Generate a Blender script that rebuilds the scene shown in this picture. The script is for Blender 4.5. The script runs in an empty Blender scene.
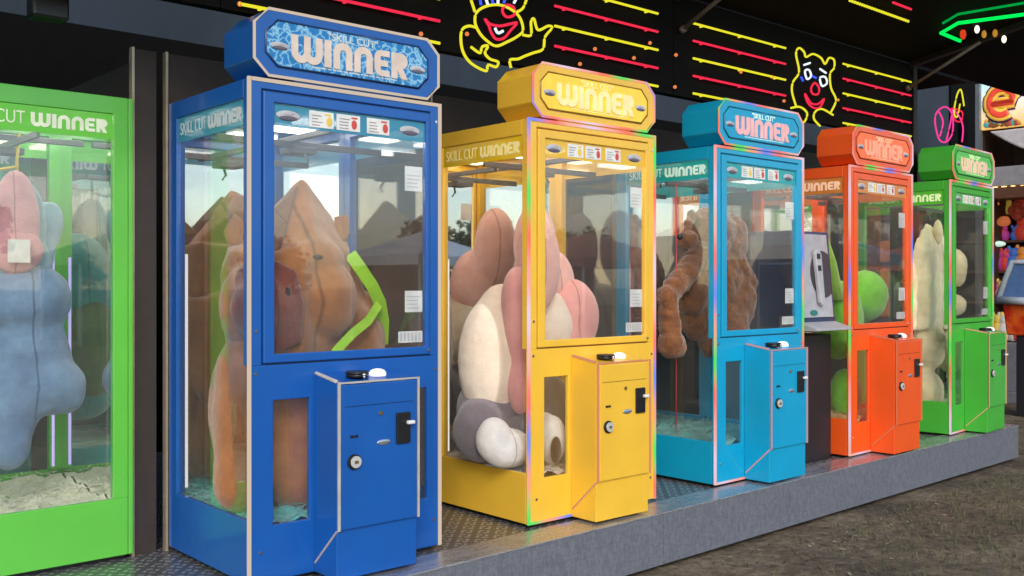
import bpy, bmesh, math, random
from mathutils import Vector, Matrix, noise
random.seed(7)
R = math.radians
scene = bpy.context.scene
C = scene.collection

# ------------------------------------------------------------------ camera
CAM_H = 1.19
AZ = math.atan2(.6587, .7524)
cam_d = bpy.data.cameras.new('camera'); cam = bpy.data.objects.new('camera', cam_d); C.objects.link(cam)
cam.location = (0, 0, CAM_H); cam.rotation_euler = (R(90), 0, -AZ)
cam_d.lens = 35.16; cam_d.sensor_width = 36; cam_d.shift_y = -.0049; cam_d.clip_end = 500; cam_d.clip_start = .05
scene.camera = cam

def ray(px, py):
    u = (px-512)/1000
    return Vector((.6587+.7524*u, .7524-.6587*u, (283-py)/1000))
def atY(px, py, Y):
    d = ray(px, py); return Vector((0, 0, CAM_H)) + d*(Y/d.y)
def atX(px, py, X):
    d = ray(px, py); return Vector((0, 0, CAM_H)) + d*(X/d.x)
def at_flap(px, py):                      # underside of the awning flap
    d = ray(px, py); t = (FLAP_Z+4*FLAP_S-CAM_H)/(d.z+FLAP_S*d.y)
    return Vector((0, 0, CAM_H)) + d*t - Vector((0, 0, .03))
FLAP_Z, FLAP_S = 2.98, .183

# ------------------------------------------------------------------ materials
MATS = {}
def nodes(name):
    m = bpy.data.materials.new(name); m.use_nodes = True
    nt = m.node_tree; return m, nt, nt.nodes['Principled BSDF']
def coords(nt, scale=(1, 1, 1)):
    tc = nt.nodes.new('ShaderNodeTexCoord'); mp = nt.nodes.new('ShaderNodeMapping')
    mp.inputs['Scale'].default_value = scale
    nt.links.new(tc.outputs['Object'], mp.inputs['Vector']); return mp.outputs['Vector']
def nse(nt, vec, scale, detail=4, rough=.55):
    n = nt.nodes.new('ShaderNodeTexNoise'); n.inputs['Scale'].default_value = scale
    n.inputs['Detail'].default_value = detail; n.inputs['Roughness'].default_value = rough
    nt.links.new(vec, n.inputs['Vector']); return n
def ramp(nt, fac, stops, interp='LINEAR'):
    r = nt.nodes.new('ShaderNodeValToRGB'); r.color_ramp.interpolation = interp
    e = r.color_ramp.elements
    while len(e) < len(stops): e.new(.5)
    for i, (p, c) in enumerate(stops):
        e[i].position = p; e[i].color = (*c, 1) if len(c) == 3 else c
    nt.links.new(fac, r.inputs['Fac']); return r
def bump(nt, bsdf, h, strength=.2, dist=.01):
    b = nt.nodes.new('ShaderNodeBump'); b.inputs['Strength'].default_value = strength
    b.inputs['Distance'].default_value = dist
    nt.links.new(h, b.inputs['Height']); nt.links.new(b.outputs['Normal'], bsdf.inputs['Normal'])
def mul(c, k): return tuple(min(1, x*k) for x in c)

def paint(name, col, rough=.34, coat=.35, var=.06):
    if name in MATS: return MATS[name]
    m, nt, b = nodes(name)
    v = coords(nt)
    n = nse(nt, v, 3.5, 5); r = ramp(nt, n.outputs['Fac'], [(.3, mul(col, 1-var)), (.7, mul(col, 1+var))])
    sc = nse(nt, coords(nt, (1, 1, .35)), 42, 5, .75); sr = ramp(nt, sc.outputs['Fac'], [(.66, (0, 0, 0)), (.74, (.28, .28, .28))])
    mxs = nt.nodes.new('ShaderNodeMixRGB'); nt.links.new(sr.outputs['Color'], mxs.inputs[0]); nt.links.new(r.outputs['Color'], mxs.inputs[1])
    mxs.inputs[2].default_value = (*[min(1, q*.5+.14) for q in col], 1)
    nt.links.new(mxs.outputs[0], b.inputs['Base Color'])
    n2 = nse(nt, v, 9, 6, .65)
    rr = ramp(nt, n2.outputs['Fac'], [(.3, (rough*.85,)*3), (.75, (min(1, rough*1.25),)*3)])
    nt.links.new(rr.outputs['Color'], b.inputs['Roughness'])
    b.inputs['Coat Weight'].default_value = coat; b.inputs['Coat Roughness'].default_value = .12
    MATS[name] = m; return m
def plain(name, col, rough=.5, metal=0, emis=None, es=0, spec=.5):
    if name in MATS: return MATS[name]
    m, nt, b = nodes(name)
    n = nse(nt, coords(nt), 14, 4)
    r = ramp(nt, n.outputs['Fac'], [(.3, mul(col, .88)), (.7, mul(col, 1.12))])
    nt.links.new(r.outputs['Color'], b.inputs['Base Color'])
    b.inputs['Roughness'].default_value = rough; b.inputs['Metallic'].default_value = metal
    b.inputs['Specular IOR Level'].default_value = spec
    if emis:
        b.inputs['Emission Color'].default_value = (*emis, 1); b.inputs['Emission Strength'].default_value = es
    MATS[name] = m; return m
def glow(name, col, s):
    if name in MATS: return MATS[name]
    m = bpy.data.materials.new(name); m.use_nodes = True; nt = m.node_tree; nt.nodes.clear()
    e = nt.nodes.new('ShaderNodeEmission'); o = nt.nodes.new('ShaderNodeOutputMaterial')
    e.inputs['Color'].default_value = (*col, 1); e.inputs['Strength'].default_value = s*.68
    nt.links.new(e.outputs[0], o.inputs['Surface']); MATS[name] = m; return m
def led(name, seq, s=1.0, phase=0.0):
    """edge light running through colours along its length"""
    if name in MATS: return MATS[name]
    m = bpy.data.materials.new(name); m.use_nodes = True; nt = m.node_tree; nt.nodes.clear()
    tc = nt.nodes.new('ShaderNodeTexCoord'); sx = nt.nodes.new('ShaderNodeSeparateXYZ')
    nt.links.new(tc.outputs['Object'], sx.inputs[0])
    a = nt.nodes.new('ShaderNodeMath'); a.operation = 'MULTIPLY_ADD'; a.inputs[1].default_value = .9; nt.links.new(sx.outputs['X'], a.inputs[0])
    z = nt.nodes.new('ShaderNodeMath'); z.operation = 'MULTIPLY'; z.inputs[1].default_value = .62; nt.links.new(sx.outputs['Z'], z.inputs[0])
    nt.links.new(z.outputs[0], a.inputs[2])
    y = nt.nodes.new('ShaderNodeMath'); y.operation = 'ADD'; y.inputs[1].default_value = phase; nt.links.new(a.outputs[0], y.inputs[0])
    f = nt.nodes.new('ShaderNodeMath'); f.operation = 'FRACT'; nt.links.new(y.outputs[0], f.inputs[0])
    k = len(seq); stops = [(i/k, c) for i, c in enumerate(seq)] + [(1.0, seq[0])]
    r = ramp(nt, f.outputs[0], stops, 'EASE')
    e = nt.nodes.new('ShaderNodeEmission'); e.inputs['Strength'].default_value = s*.66
    nt.links.new(r.outputs['Color'], e.inputs['Color'])
    o = nt.nodes.new('ShaderNodeOutputMaterial'); nt.links.new(e.outputs[0], o.inputs['Surface'])
    MATS[name] = m; return m
def glassmat(name='window_glass', tint=(.985, .99, .988), base=.072):
    if name in MATS: return MATS[name]
    m = bpy.data.materials.new(name); m.use_nodes = True; nt = m.node_tree; nt.nodes.clear()
    t = nt.nodes.new('ShaderNodeBsdfTransparent'); t.inputs['Color'].default_value = (*tint, 1)
    g = nt.nodes.new('ShaderNodeBsdfGlossy'); g.inputs['Roughness'].default_value = .015
    lw = nt.nodes.new('ShaderNodeLayerWeight'); lw.inputs['Blend'].default_value = .5
    p = nt.nodes.new('ShaderNodeMath'); p.operation = 'POWER'; p.inputs[1].default_value = 4.0
    nt.links.new(lw.outputs['Facing'], p.inputs[0])
    q = nt.nodes.new('ShaderNodeMath'); q.operation = 'MULTIPLY_ADD'; q.inputs[1].default_value = .85; q.inputs[2].default_value = base
    nt.links.new(p.outputs[0], q.inputs[0])
    # faint smears
    n = nse(nt, coords(nt, (1, 1, .5)), 5, 5, .6)
    rr = ramp(nt, n.outputs['Fac'], [(.55, (0, 0, 0)), (.8, (.05, .05, .05))])
    ad = nt.nodes.new('ShaderNodeMath'); ad.operation = 'ADD'; ad.use_clamp = True
    nt.links.new(q.outputs[0], ad.inputs[0]); nt.links.new(rr.outputs['Color'], ad.inputs[1])
    mx = nt.nodes.new('ShaderNodeMixShader'); nt.links.new(ad.outputs[0], mx.inputs[0])
    nt.links.new(t.outputs[0], mx.inputs[1]); nt.links.new(g.outputs[0], mx.inputs[2])
    df = nt.nodes.new('ShaderNodeBsdfDiffuse'); df.inputs['Color'].default_value = (.8, .8, .78, 1)  # pale diffuse veil standing in for hazy reflections on the panes
    n5 = nse(nt, coords(nt, (1, 1, .6)), 2.2, 6, .6); r5 = ramp(nt, n5.outputs['Fac'], [(.3, (.004, .004, .004)), (.75, (.022, .022, .022))])
    m2 = nt.nodes.new('ShaderNodeMixShader'); nt.links.new(r5.outputs['Color'], m2.inputs[0]); nt.links.new(mx.outputs[0], m2.inputs[1]); nt.links.new(df.outputs[0], m2.inputs[2])
    o = nt.nodes.new('ShaderNodeOutputMaterial'); nt.links.new(m2.outputs[0], o.inputs['Surface'])
    MATS[name] = m; return m
def film(name, col, alpha):
    """printed translucent film"""
    if name in MATS: return MATS[name]
    m, nt, b = nodes(name)
    b.inputs['Base Color'].default_value = (*col, 1); b.inputs['Alpha'].default_value = alpha; b.inputs['Roughness'].default_value = .25
    MATS[name] = m; return m
def marble(name, c1, c2, rough=.3, es=0.0):
    """the rippled water print of the blue signs"""
    if name in MATS: return MATS[name]
    m, nt, b = nodes(name)
    v = coords(nt)
    n = nse(nt, v, 9, 5, .6); mxv = nt.nodes.new('ShaderNodeMixRGB'); mxv.inputs[0].default_value = .12
    nt.links.new(v, mxv.inputs[1]); nt.links.new(n.outputs['Color'], mxv.inputs[2])
    vo = nt.nodes.new('ShaderNodeTexVoronoi'); vo.feature = 'DISTANCE_TO_EDGE'; vo.inputs['Scale'].default_value = 26
    nt.links.new(mxv.outputs[0], vo.inputs['Vector'])
    r = ramp(nt, vo.outputs['Distance'], [(.0, c2), (.12, c1), (1, mul(c1, .75))])
    nt.links.new(r.outputs['Color'], b.inputs['Base Color']); b.inputs['Roughness'].default_value = rough
    if es:
        nt.links.new(r.outputs['Color'], b.inputs['Emission Color']); b.inputs['Emission Strength'].default_value = es
    MATS[name] = m; return m
def plushmat(name, col, col2=None, fine=210, strength=.55, big=6):
    if name in MATS: return MATS[name]
    m, nt, b = nodes(name)
    v = coords(nt)
    n = nse(nt, v, big, 5, .6); n2 = nse(nt, v, fine, 3, .7)
    r = ramp(nt, n.outputs['Fac'], [(.3, col2 or mul(col, .75)), (.68, mul(col, 1.1))])
    tg = nt.nodes.new('ShaderNodeTexCoord'); sg_ = nt.nodes.new('ShaderNodeSeparateXYZ'); nt.links.new(tg.outputs['Generated'], sg_.inputs[0])
    wob = nse(nt, v, 3, 2); ws = nt.nodes.new('ShaderNodeMath'); ws.operation = 'MULTIPLY_ADD'; ws.inputs[1].default_value = .12; nt.links.new(wob.outputs['Fac'], ws.inputs[0]); nt.links.new(sg_.outputs['X'], ws.inputs[2])
    s2 = nt.nodes.new('ShaderNodeMath'); s2.operation = 'SUBTRACT'; s2.inputs[1].default_value = .53; nt.links.new(ws.outputs[0], s2.inputs[0])
    s3 = nt.nodes.new('ShaderNodeMath'); s3.operation = 'ABSOLUTE'; nt.links.new(s2.outputs[0], s3.inputs[0])
    srp = ramp(nt, s3.outputs[0], [(.0, (.45, .45, .45)), (.016, (1, 1, 1))])
    sm_ = nt.nodes.new('ShaderNodeMixRGB'); sm_.blend_type = 'MULTIPLY'; sm_.inputs[0].default_value = 1
    nt.links.new(r.outputs['Color'], sm_.inputs[1]); nt.links.new(srp.outputs['Color'], sm_.inputs[2])
    fz = ramp(nt, n2.outputs['Fac'], [(.3, (.93, .93, .93)), (.7, (1.05, 1.05, 1.05))]); fm = nt.nodes.new('ShaderNodeMixRGB'); fm.blend_type = 'MULTIPLY'; fm.inputs[0].default_value = 1
    nt.links.new(sm_.outputs[0], fm.inputs[1]); nt.links.new(fz.outputs['Color'], fm.inputs[2])
    nt.links.new(fm.outputs[0], b.inputs['Base Color'])
    b.inputs['Roughness'].default_value = .95; b.inputs['Sheen Weight'].default_value = .5; b.inputs['Specular IOR Level'].default_value = .1
    n3 = nse(nt, v, 11, 3, .6)
    ad = nt.nodes.new('ShaderNodeMath'); ad.operation = 'MULTIPLY_ADD'; ad.inputs[1].default_value = .35
    nt.links.new(n2.outputs['Fac'], ad.inputs[0]); nt.links.new(n3.outputs['Fac'], ad.inputs[2])
    bump(nt, b, ad.outputs[0], strength, .02)
    MATS[name] = m; return m
def mirror():
    if 'mirror' in MATS: return MATS['mirror']
    m, nt, b = nodes('mirror_glass')
    b.inputs['Base Color'].default_value = (.86, .89, .88, 1); b.inputs['Metallic'].default_value = 1; b.inputs['Roughness'].default_value = .02
    MATS['mirror'] = m; return m

BLACK = plain('black_plastic', (.012, .012, .013), .35)
WHITE = plain('white_plastic', (.8, .8, .78), .4)
CHROME = plain('chrome_metal', (.65, .65, .66), .18, 1)
PAPER = plain('white_paper', (.78, .78, .75), .7)
REDINK = plain('red_ink', (.6, .08, .06), .6)
YELINK = plain('yellow_ink', (.8, .6, .1), .6)
GREYINK = plain('grey_ink', (.3, .3, .32), .6)
DARKMET = plain('dark_steel', (.06, .06, .065), .4, .6)

# ------------------------------------------------------------------ mesh helpers
def tag(o, label=None, cat=None, group=None, kind=None):
    if label: o['label'] = label
    if cat: o['category'] = cat
    if group: o['group'] = group
    if kind: o['kind'] = kind
    return o
def thing(name, label, cat, loc=(0, 0, 0), rz=0, group=None):
    o = bpy.data.objects.new(name, None); C.objects.link(o); o.location = loc; o.rotation_euler = (0, 0, rz)
    o.empty_display_size = .1
    return tag(o, label, cat, group)

class MB:
    def __init__(s): s.bm = bmesh.new(); s.mats = []; s.mi = 0
    def box(s, x0, x1, y0, y1, z0, z1):
        v = [s.bm.verts.new(p) for p in ((x0, y0, z0), (x1, y0, z0), (x1, y1, z0), (x0, y1, z0), (x0, y0, z1), (x1, y0, z1), (x1, y1, z1), (x0, y1, z1))]
        for f in ((0, 3, 2, 1), (4, 5, 6, 7), (0, 1, 5, 4), (1, 2, 6, 5), (2, 3, 7, 6), (3, 0, 4, 7)):
            s.bm.faces.new([v[i] for i in f]).material_index = s.mi
        return s
    def prism(s, pts, vec):
        """closed polygon pts (3D) extruded by vec"""
        vec = Vector(vec); a = [s.bm.verts.new(p) for p in pts]; b = [s.bm.verts.new(Vector(p)+vec) for p in pts]
        n = len(pts)
        s.bm.faces.new(a).material_index = s.mi; s.bm.faces.new(b[::-1]).material_index = s.mi
        for i in range(n): s.bm.faces.new((a[i], b[i], b[(i+1) % n], a[(i+1) % n])).material_index = s.mi
        return s
    def panel(s, us, vs, holes, f, th):
        """sheet over grid us x vs without the cells in holes; f(u,v,d) -> point; th thickness"""
        vd = {}
        def V(i, j, k):
            key = (i, j, k)
            if key not in vd: vd[key] = s.bm.verts.new(f(us[i], vs[j], k*th))
            return vd[key]
        solid = lambda i, j: 0 <= i < len(us)-1 and 0 <= j < len(vs)-1 and (i, j) not in holes
        for i in range(len(us)-1):
            for j in range(len(vs)-1):
                if not solid(i, j): continue
                s.bm.faces.new((V(i, j, 0), V(i+1, j, 0), V(i+1, j+1, 0), V(i, j+1, 0)))
                s.bm.faces.new((V(i, j, 1), V(i, j+1, 1), V(i+1, j+1, 1), V(i+1, j, 1)))
                if not solid(i-1, j): s.bm.faces.new((V(i, j, 0), V(i, j+1, 0), V(i, j+1, 1), V(i, j, 1)))
                if not solid(i+1, j): s.bm.faces.new((V(i+1, j, 0), V(i+1, j, 1), V(i+1, j+1, 1), V(i+1, j+1, 0)))
                if not solid(i, j-1): s.bm.faces.new((V(i, j, 0), V(i, j, 1), V(i+1, j, 1), V(i+1, j, 0)))
                if not solid(i, j+1): s.bm.faces.new((V(i, j+1, 0), V(i+1, j+1, 0), V(i+1, j+1, 1), V(i, j+1, 1)))
        return s
    def tube(s, pts, r, seg=8, closed=False, r2=None):
        pts = [Vector(p) for p in pts]; n = len(pts); rings = []
        for i, p in enumerate(pts):
            a = pts[(i-1) % n] if (closed or i > 0) else p; b = pts[(i+1) % n] if (closed or i < n-1) else p
            d = (b-a).normalized() if (b-a).length > 1e-6 else Vector((0, 0, 1))
            up = Vector((0, 0, 1)) if abs(d.z) < .9 else Vector((1, 0, 0))
            x = d.cross(up).normalized(); y = d.cross(x).normalized()
            rr = r if r2 is None else r+(r2-r)*i/(n-1)
            rings.append([s.bm.verts.new(p+(x*math.cos(k*2*math.pi/seg)+y*math.sin(k*2*math.pi/seg))*rr) for k in range(seg)])
        for i in range(n if closed else n-1):
            A, B = rings[i], rings[(i+1) % n]
            off = 0
            if closed and i == n-1: off = min(range(seg), key=lambda o: (A[0].co-B[o].co).length)
            for k in range(seg):
                f = s.bm.faces.new((A[k], A[(k+1) % seg], B[(k+1+off) % seg], B[(k+off) % seg])); f.material_index = s.mi; f.smooth = True
        if not closed:
            s.bm.faces.new(rings[0][::-1]).material_index = s.mi; s.bm.faces.new(rings[-1]).material_index = s.mi
        return s
    def ell(s, c, r, rot=None, seg=20, rings=12):
        M = Matrix.Translation(Vector(c)) @ (rot.to_matrix().to_4x4() if rot else Matrix()) @ Matrix.Diagonal((*r, 1))
        res = bmesh.ops.create_uvsphere(s.bm, u_segments=seg, v_segments=rings, radius=1, matrix=M)
        for v in res['verts']:
            for f in v.link_faces: f.material_index = s.mi; f.smooth = True
        return s
    def cyl(s, c, axis, r, h, seg=24, r2=None):
        """cylinder from c along axis by h"""
        c = Vector(c); ax = Vector(axis).normalized()
        return s.tube([c, c+ax*h], r, seg, r2=r2)
    def build(s, name, mat, parent=None, bevel=0, smooth=False, org=None, remesh=0, disp=None, sit=22):
        bmesh.ops.recalc_face_normals(s.bm, faces=s.bm.faces)
        if org is not None: bmesh.ops.translate(s.bm, verts=s.bm.verts, vec=-Vector(org))
        me = bpy.data.meshes.new(name); s.bm.to_mesh(me); s.bm.free()
        for m in (mat if isinstance(mat, (list, tuple)) else [mat]): me.materials.append(m)
        o = bpy.data.objects.new(name, me); C.objects.link(o)
        if parent: o.parent = parent
        if remesh:
            md = o.modifiers.new('r', 'REMESH'); md.mode = 'VOXEL'; md.voxel_size = remesh; md.use_smooth_shade = True
            sm = o.modifiers.new('s', 'SMOOTH'); sm.iterations = sit; sm.factor = .6
            if disp:
                tx = bpy.data.textures.new('lumps', 'CLOUDS'); tx.noise_scale = disp[1]; tx.noise_depth = 2
                dm = o.modifiers.new('d', 'DISPLACE'); dm.texture = tx; dm.strength = disp[0]; dm.mid_level = .5
        if bevel:
            bv = o.modifiers.new('b', 'BEVEL'); bv.width = bevel; bv.segments = 2; bv.limit_method = 'ANGLE'; bv.angle_limit = R(40)
        return o
def text_mesh(txt, size, name, mat, parent, loc, rot, off=0.0, ext=.0015, sx=1.0, align='CENTER'):
    cu = bpy.data.curves.new(name, 'FONT'); cu.body = txt; cu.size = size; cu.offset = off; cu.extrude = ext
    cu.align_x = align; cu.align_y = 'CENTER'
    t = bpy.data.objects.new(name, cu); C.objects.link(t)
    dg = bpy.context.evaluated_depsgraph_get(); me = bpy.data.meshes.new_from_object(t.evaluated_get(dg))
    bpy.data.objects.remove(t); bpy.data.curves.remove(cu)
    me.name = name; me.transform(Matrix.Translation(loc) @ rot @ Matrix.Diagonal((sx, 1, 1, 1)))
    me.materials.clear(); me.materials.append(mat)
    o = bpy.data.objects.new(name, me); C.objects.link(o); o.parent = parent
    return o
FRONT = Matrix.Rotation(R(90), 4, 'X')
LEFT = Matrix.Rotation(R(-90), 4, 'Z') @ FRONT
RIGHT = Matrix.Rotation(R(90), 4, 'Z') @ FRONT

def winner(mb, M, w, h, th=.003):
    """fat rounded WINNER letters, centred, in the local xy plane of M"""
    st = .30; L = []          # stroke relative to height
    def P(x, y): return M @ Vector((x, y, 0))
    n = (M.to_3x3() @ Vector((0, 0, 1))).normalized()*th
    def poly(pts): mb.prism([P(*p) for p in pts], n.copy())
    def arch(x0, wid, flip=False, s=.27):
        ro = min(wid/2, h*.42); s = s*h; pts = []
        f = (lambda x, y: (x, h-y)) if flip else (lambda x, y: (x, y))
        for k in range(9):
            a = math.pi/2*k/8; pts.append(f(x0+ro-ro*math.cos(a), h-ro+ro*math.sin(a)))
        for k in range(9):
            a = math.pi/2*k/8; pts.append(f(x0+wid-ro+ro*math.sin(a), h-ro+ro*math.cos(a)))
        pts = [f(x0, 0)] + pts + [f(x0+wid, 0), f(x0+wid-s, 0)]
        ri = max(ro-s, .001)
        for k in range(9):
            a = math.pi/2*k/8; pts.append(f(x0+wid-s-ri+ri*math.cos(a), h-s-ri+ri*math.sin(a)))
        for k in range(9):
            a = math.pi/2*k/8; pts.append(f(x0+s+ri-ri*math.sin(a), h-s-ri+ri*math.cos(a)))
        pts.append(f(x0+s, 0)); poly(pts)
    # widths relative: W 1.55, I .4, N 1, N 1, E .9, R .95
    rel = [1.6, .36, 1.02, 1.02, .86, .95]; gap = .12
    k = w/(sum(rel)+gap*5); x = -w/2; s = .27*h
    y0 = -h/2; M0 = M; M = M @ Matrix.Translation((0, y0, 0))
    W1 = rel[0]*k
    half = (W1+s)/2
    arch(x, half, True); n *= 1.25; arch(x+half-s, half, True); n /= 1.25; x += W1+gap*k
    poly([(x, 0), (x+rel[1]*k, 0), (x+rel[1]*k, h), (x, h)]); x += (rel[1]+gap)*k
    for _ in range(2):
        arch(x, rel[2]*k); x += (rel[2]+gap)*k
    we = rel[4]*k; r = h*.3; e = []
    for q in range(7):
        a = math.pi/2*q/6; e.append((x+r-r*math.sin(a), h-r+r*math.cos(a)))
    for q in range(7):
        a = math.pi/2*q/6; e.append((x+r-r*math.cos(a), r-r*math.sin(a)))
    bar = h*.23; g = (h-3*bar)/2
    e += [(x+we, 0), (x+we, bar), (x+s, bar), (x+s, bar+g), (x+we*.9, bar+g), (x+we*.9, 2*bar+g), (x+s, 2*bar+g), (x+s, 3*bar+2*g-bar), (x+we, h-bar), (x+we, h)]
    poly(e); x += (rel[4]+gap)*k
    wr = rel[5]*k; rr = h*.3
    pts = [(x, 0), (x, h)]
    for q in range(13):
        a = math.pi*q/12; pts.append((x+wr-rr+rr*math.sin(a), h-rr+rr*math.cos(a)))
    pts += [(x+wr*.72, h-2*rr), (x+wr, 0), (x+wr-s*1.1, 0), (x+s, h*.34), (x+s, 0)]
    poly(pts)

# ------------------------------------------------------------------ world, light
w = bpy.data.worlds.new('World'); scene.world = w; w.use_nodes = True
nt = w.node_tree; bg = nt.nodes['Background']; sky = nt.nodes.new('ShaderNodeTexSky'); sky.sky_type = 'NISHITA'
sky.sun_disc = False; SUN_EL, SUN_AZ = 32, 215
sky.sun_elevation = R(SUN_EL); sky.sun_rotation = R(SUN_AZ); sky.air_density = 1.0; sky.dust_density = 1.2; sky.ozone_density = 1
nt.links.new(sky.outputs[0], bg.inputs['Color']); bg.inputs['Strength'].default_value = .15
sd = bpy.data.lights.new('sun', 'SUN'); sd.energy = .85; sd.angle = R(20); sd.color = (1, .93, .84)
so = bpy.data.objects.new('sun', sd); C.objects.link(so)
dirv = Vector((math.sin(R(SUN_AZ))*math.cos(R(SUN_EL)), math.cos(R(SUN_AZ))*math.cos(R(SUN_EL)), math.sin(R(SUN_EL))))
so.rotation_euler = dirv.to_track_quat('Z', 'Y').to_euler()

# ------------------------------------------------------------------ ground
GZ = -.32
def ground_mat():
    m, nt, b = nodes('ground_earth'); v = coords(nt)
    n = nse(nt, v, 1.4, 8, .7); n2 = nse(nt, v, 16, 7, .75)
    r = ramp(nt, n2.outputs['Fac'], [(.3, (.10, .077, .053)), (.48, (.25, .20, .14)), (.62, (.37, .305, .22)), (.8, (.52, .44, .33))])
    r2 = ramp(nt, n.outputs['Fac'], [(.38, (.5, .47, .42)), (.62, (1.3, 1.25, 1.15))])
    mx = nt.nodes.new('ShaderNodeMixRGB'); mx.blend_type = 'MULTIPLY'; mx.inputs[0].default_value = 1
    nt.links.new(r.outputs[0], mx.inputs[1]); nt.links.new(r2.outputs[0], mx.inputs[2]); nt.links.new(mx.outputs[0], b.inputs['Base Color'])
    b.inputs['Roughness'].default_value = .95; bump(nt, b, n2.outputs['Fac'], 1.0, .09); return m
g = MB(); s_ = 220
g.bm.faces.new([g.bm.verts.new(p) for p in ((-s_, -s_, GZ), (s_, -s_, GZ), (s_, s_, GZ), (-s_, s_, GZ))])
tag(g.build('ground', ground_mat()), kind='structure')
# litter: small stones, straw and dead leaves trodden into the earth
gl = MB()
for i in range(9000):
    x = random.uniform(3.6, 15.5); y = random.uniform(-3, 3.9) if random.random() < .8 else random.uniform(3, 6)
    if x < 8.9 and y > 3.3: y = 3.35-random.random()**2*2.5
    s = random.uniform(.004, .02)*(1 if random.random() < .9 else 1.8)
    if y > .9*x: continue
    a = random.uniform(0, 6.28); e = random.uniform(.3, 1)
    pts = [(x+math.cos(a+q*math.pi/2+random.uniform(-.3, .3))*s*(1 if q % 2 else e*.6), y+math.sin(a+q*math.pi/2)*s*(1 if q % 2 else e*.6), GZ+.004+random.uniform(0, s*.5)) for q in range(4)]
    f = gl.bm.faces.new([gl.bm.verts.new(p) for p in pts]); f.material_index = random.choice((0, 0, 1, 1, 2))
o = gl.build('ground_litter', [plain('litter_brown', (.1, .07, .045), .9), plain('litter_straw', (.24, .2, .13), .9), plain('litter_dark', (.03, .022, .016), .9)])
tag(o, 'dead leaves, straw and grit trodden into the brown earth', 'litter', kind='stuff')
gr = MB()
for i in range(9000):
    cx_, cy_ = random.choice([(9.3, 2.2), (10.5, 3.0), (6.8, 2.0), (7.8, 2.9), (12, 3.5), (6, 2.6), (9, 1.2)])
    x = random.gauss(cx_, .8); y = random.gauss(cy_, .6)
    if x < 8.9 and y > 3.35: continue
    a = random.uniform(0, 6.28); h = random.uniform(.015, .05); dx, dy = math.cos(a)*.004, math.sin(a)*.004
    lx, ly = random.uniform(-.025, .025), random.uniform(-.025, .025)
    gr.bm.faces.new([gr.bm.verts.new(p) for p in ((x-dx, y-dy, GZ), (x+dx, y+dy, GZ), (x+lx, y+ly, GZ+h))])
tag(gr.build('grass', plain('grass_blades', (.10, .105, .045), .8)), 'thin worn grass scattered over the earth', 'grass', kind='stuff')

# ------------------------------------------------------------------ platform
FY = 3.64
def deck_mats():
    m, nt, b = nodes('tread_plate'); tc = nt.nodes.new('ShaderNodeTexCoord')
    def bars(rot):
        mp = nt.nodes.new('ShaderNodeMapping'); mp.inputs['Rotation'].default_value = (0, 0, rot); mp.inputs['Scale'].default_value = (24, 24, 24)
        nt.links.new(tc.outputs['Object'], mp.inputs['Vector'])
        sx = nt.nodes.new('ShaderNodeSeparateXYZ'); nt.links.new(mp.outputs[0], sx.inputs[0])
        def mth(op, a, b_=None):
            q = nt.nodes.new('ShaderNodeMath'); q.operation = op
            if isinstance(a, float): q.inputs[0].default_value = a
            else: nt.links.new(a, q.inputs[0])
            if b_ is not None:
                if isinstance(b_, float): q.inputs[1].default_value = b_
                else: nt.links.new(b_, q.inputs[1])
            return q.outputs[0]
        fx = mth('ABSOLUTE', mth('SUBTRACT', mth('FRACT', mth('MULTIPLY', sx.outputs['X'], .5)), .5))
        fy = mth('ABSOLUTE', mth('SUBTRACT', mth('FRACT', sx.outputs['Y']), .5))
        a = mth('LESS_THAN', fx, .33); c = mth('LESS_THAN', fy, .17)
        return mth('MULTIPLY', a, c), mth
    A, mth = bars(R(45)); B, _ = bars(R(-45))
    ck = nt.nodes.new('ShaderNodeTexChecker'); mp = nt.nodes.new('ShaderNodeMapping'); mp.inputs['Rotation'].default_value = (0, 0, R(45)); nt.links.new(tc.outputs['Object'], mp.inputs['Vector'])
    nt.links.new(mp.outputs[0], ck.inputs['Vector']); ck.inputs['Scale'].default_value = 24
    mx = nt.nodes.new('ShaderNodeMix'); nt.links.new(ck.outputs['Fac'], mx.inputs[0]); nt.links.new(A, mx.inputs[2]); nt.links.new(B, mx.inputs[3])
    h = mx.outputs[0]
    r = ramp(nt, h, [(0, (.17, .17, .18)), (1, (.5, .5, .5))]); nt.links.new(r.outputs[0], b.inputs['Base Color'])
    b.inputs['Metallic'].default_value = .6; b.inputs['Roughness'].default_value = .36; bump(nt, b, h, .8, .006)
    m2, nt, b = nodes('aluminium_edge'); v = coords(nt, (.4, 1, 6)); n = nse(nt, v, 18, 6, .7)
    r = ramp(nt, n.outputs[0], [(.3, (.3, .31, .33)), (.7, (.5, .5, .52))]); nt.links.new(r.outputs[0], b.inputs['Base Color'])
    b.inputs['Metallic'].default_value = .55
    rr = ramp(nt, n.outputs[0], [(.3, (.18,)*3), (.7, (.38,)*3)]); nt.links.new(rr.outputs[0], b.inputs['Roughness'])
    m3, nt, b = nodes('ribbed_fascia'); v = coords(nt, (1, 1, .3)); n = nse(nt, v, 60, 4, .7); n1 = nse(nt, coords(nt, (.3, 1, 1)), 70, 4, .8)
    mm = nt.nodes.new('ShaderNodeMixRGB'); mm.inputs[0].default_value = .45; nt.links.new(n.outputs[0], mm.inputs[1]); nt.links.new(n1.outputs[0], mm.inputs[2])
    r = ramp(nt, mm.outputs[0], [(.35, (.145, .155, .185)), (.5, (.20, .215, .25)), (.65, (.27, .29, .335))]); nt.links.new(r.outputs[0], b.inputs['Base Color'])
    b.inputs['Metallic'].default_value = .35; b.inputs['Roughness'].default_value = .5; bump(nt, b, mm.outputs[0], .4, .004)
    return m, m2, m3
TREAD, ALU, FASC = deck_mats()
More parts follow.
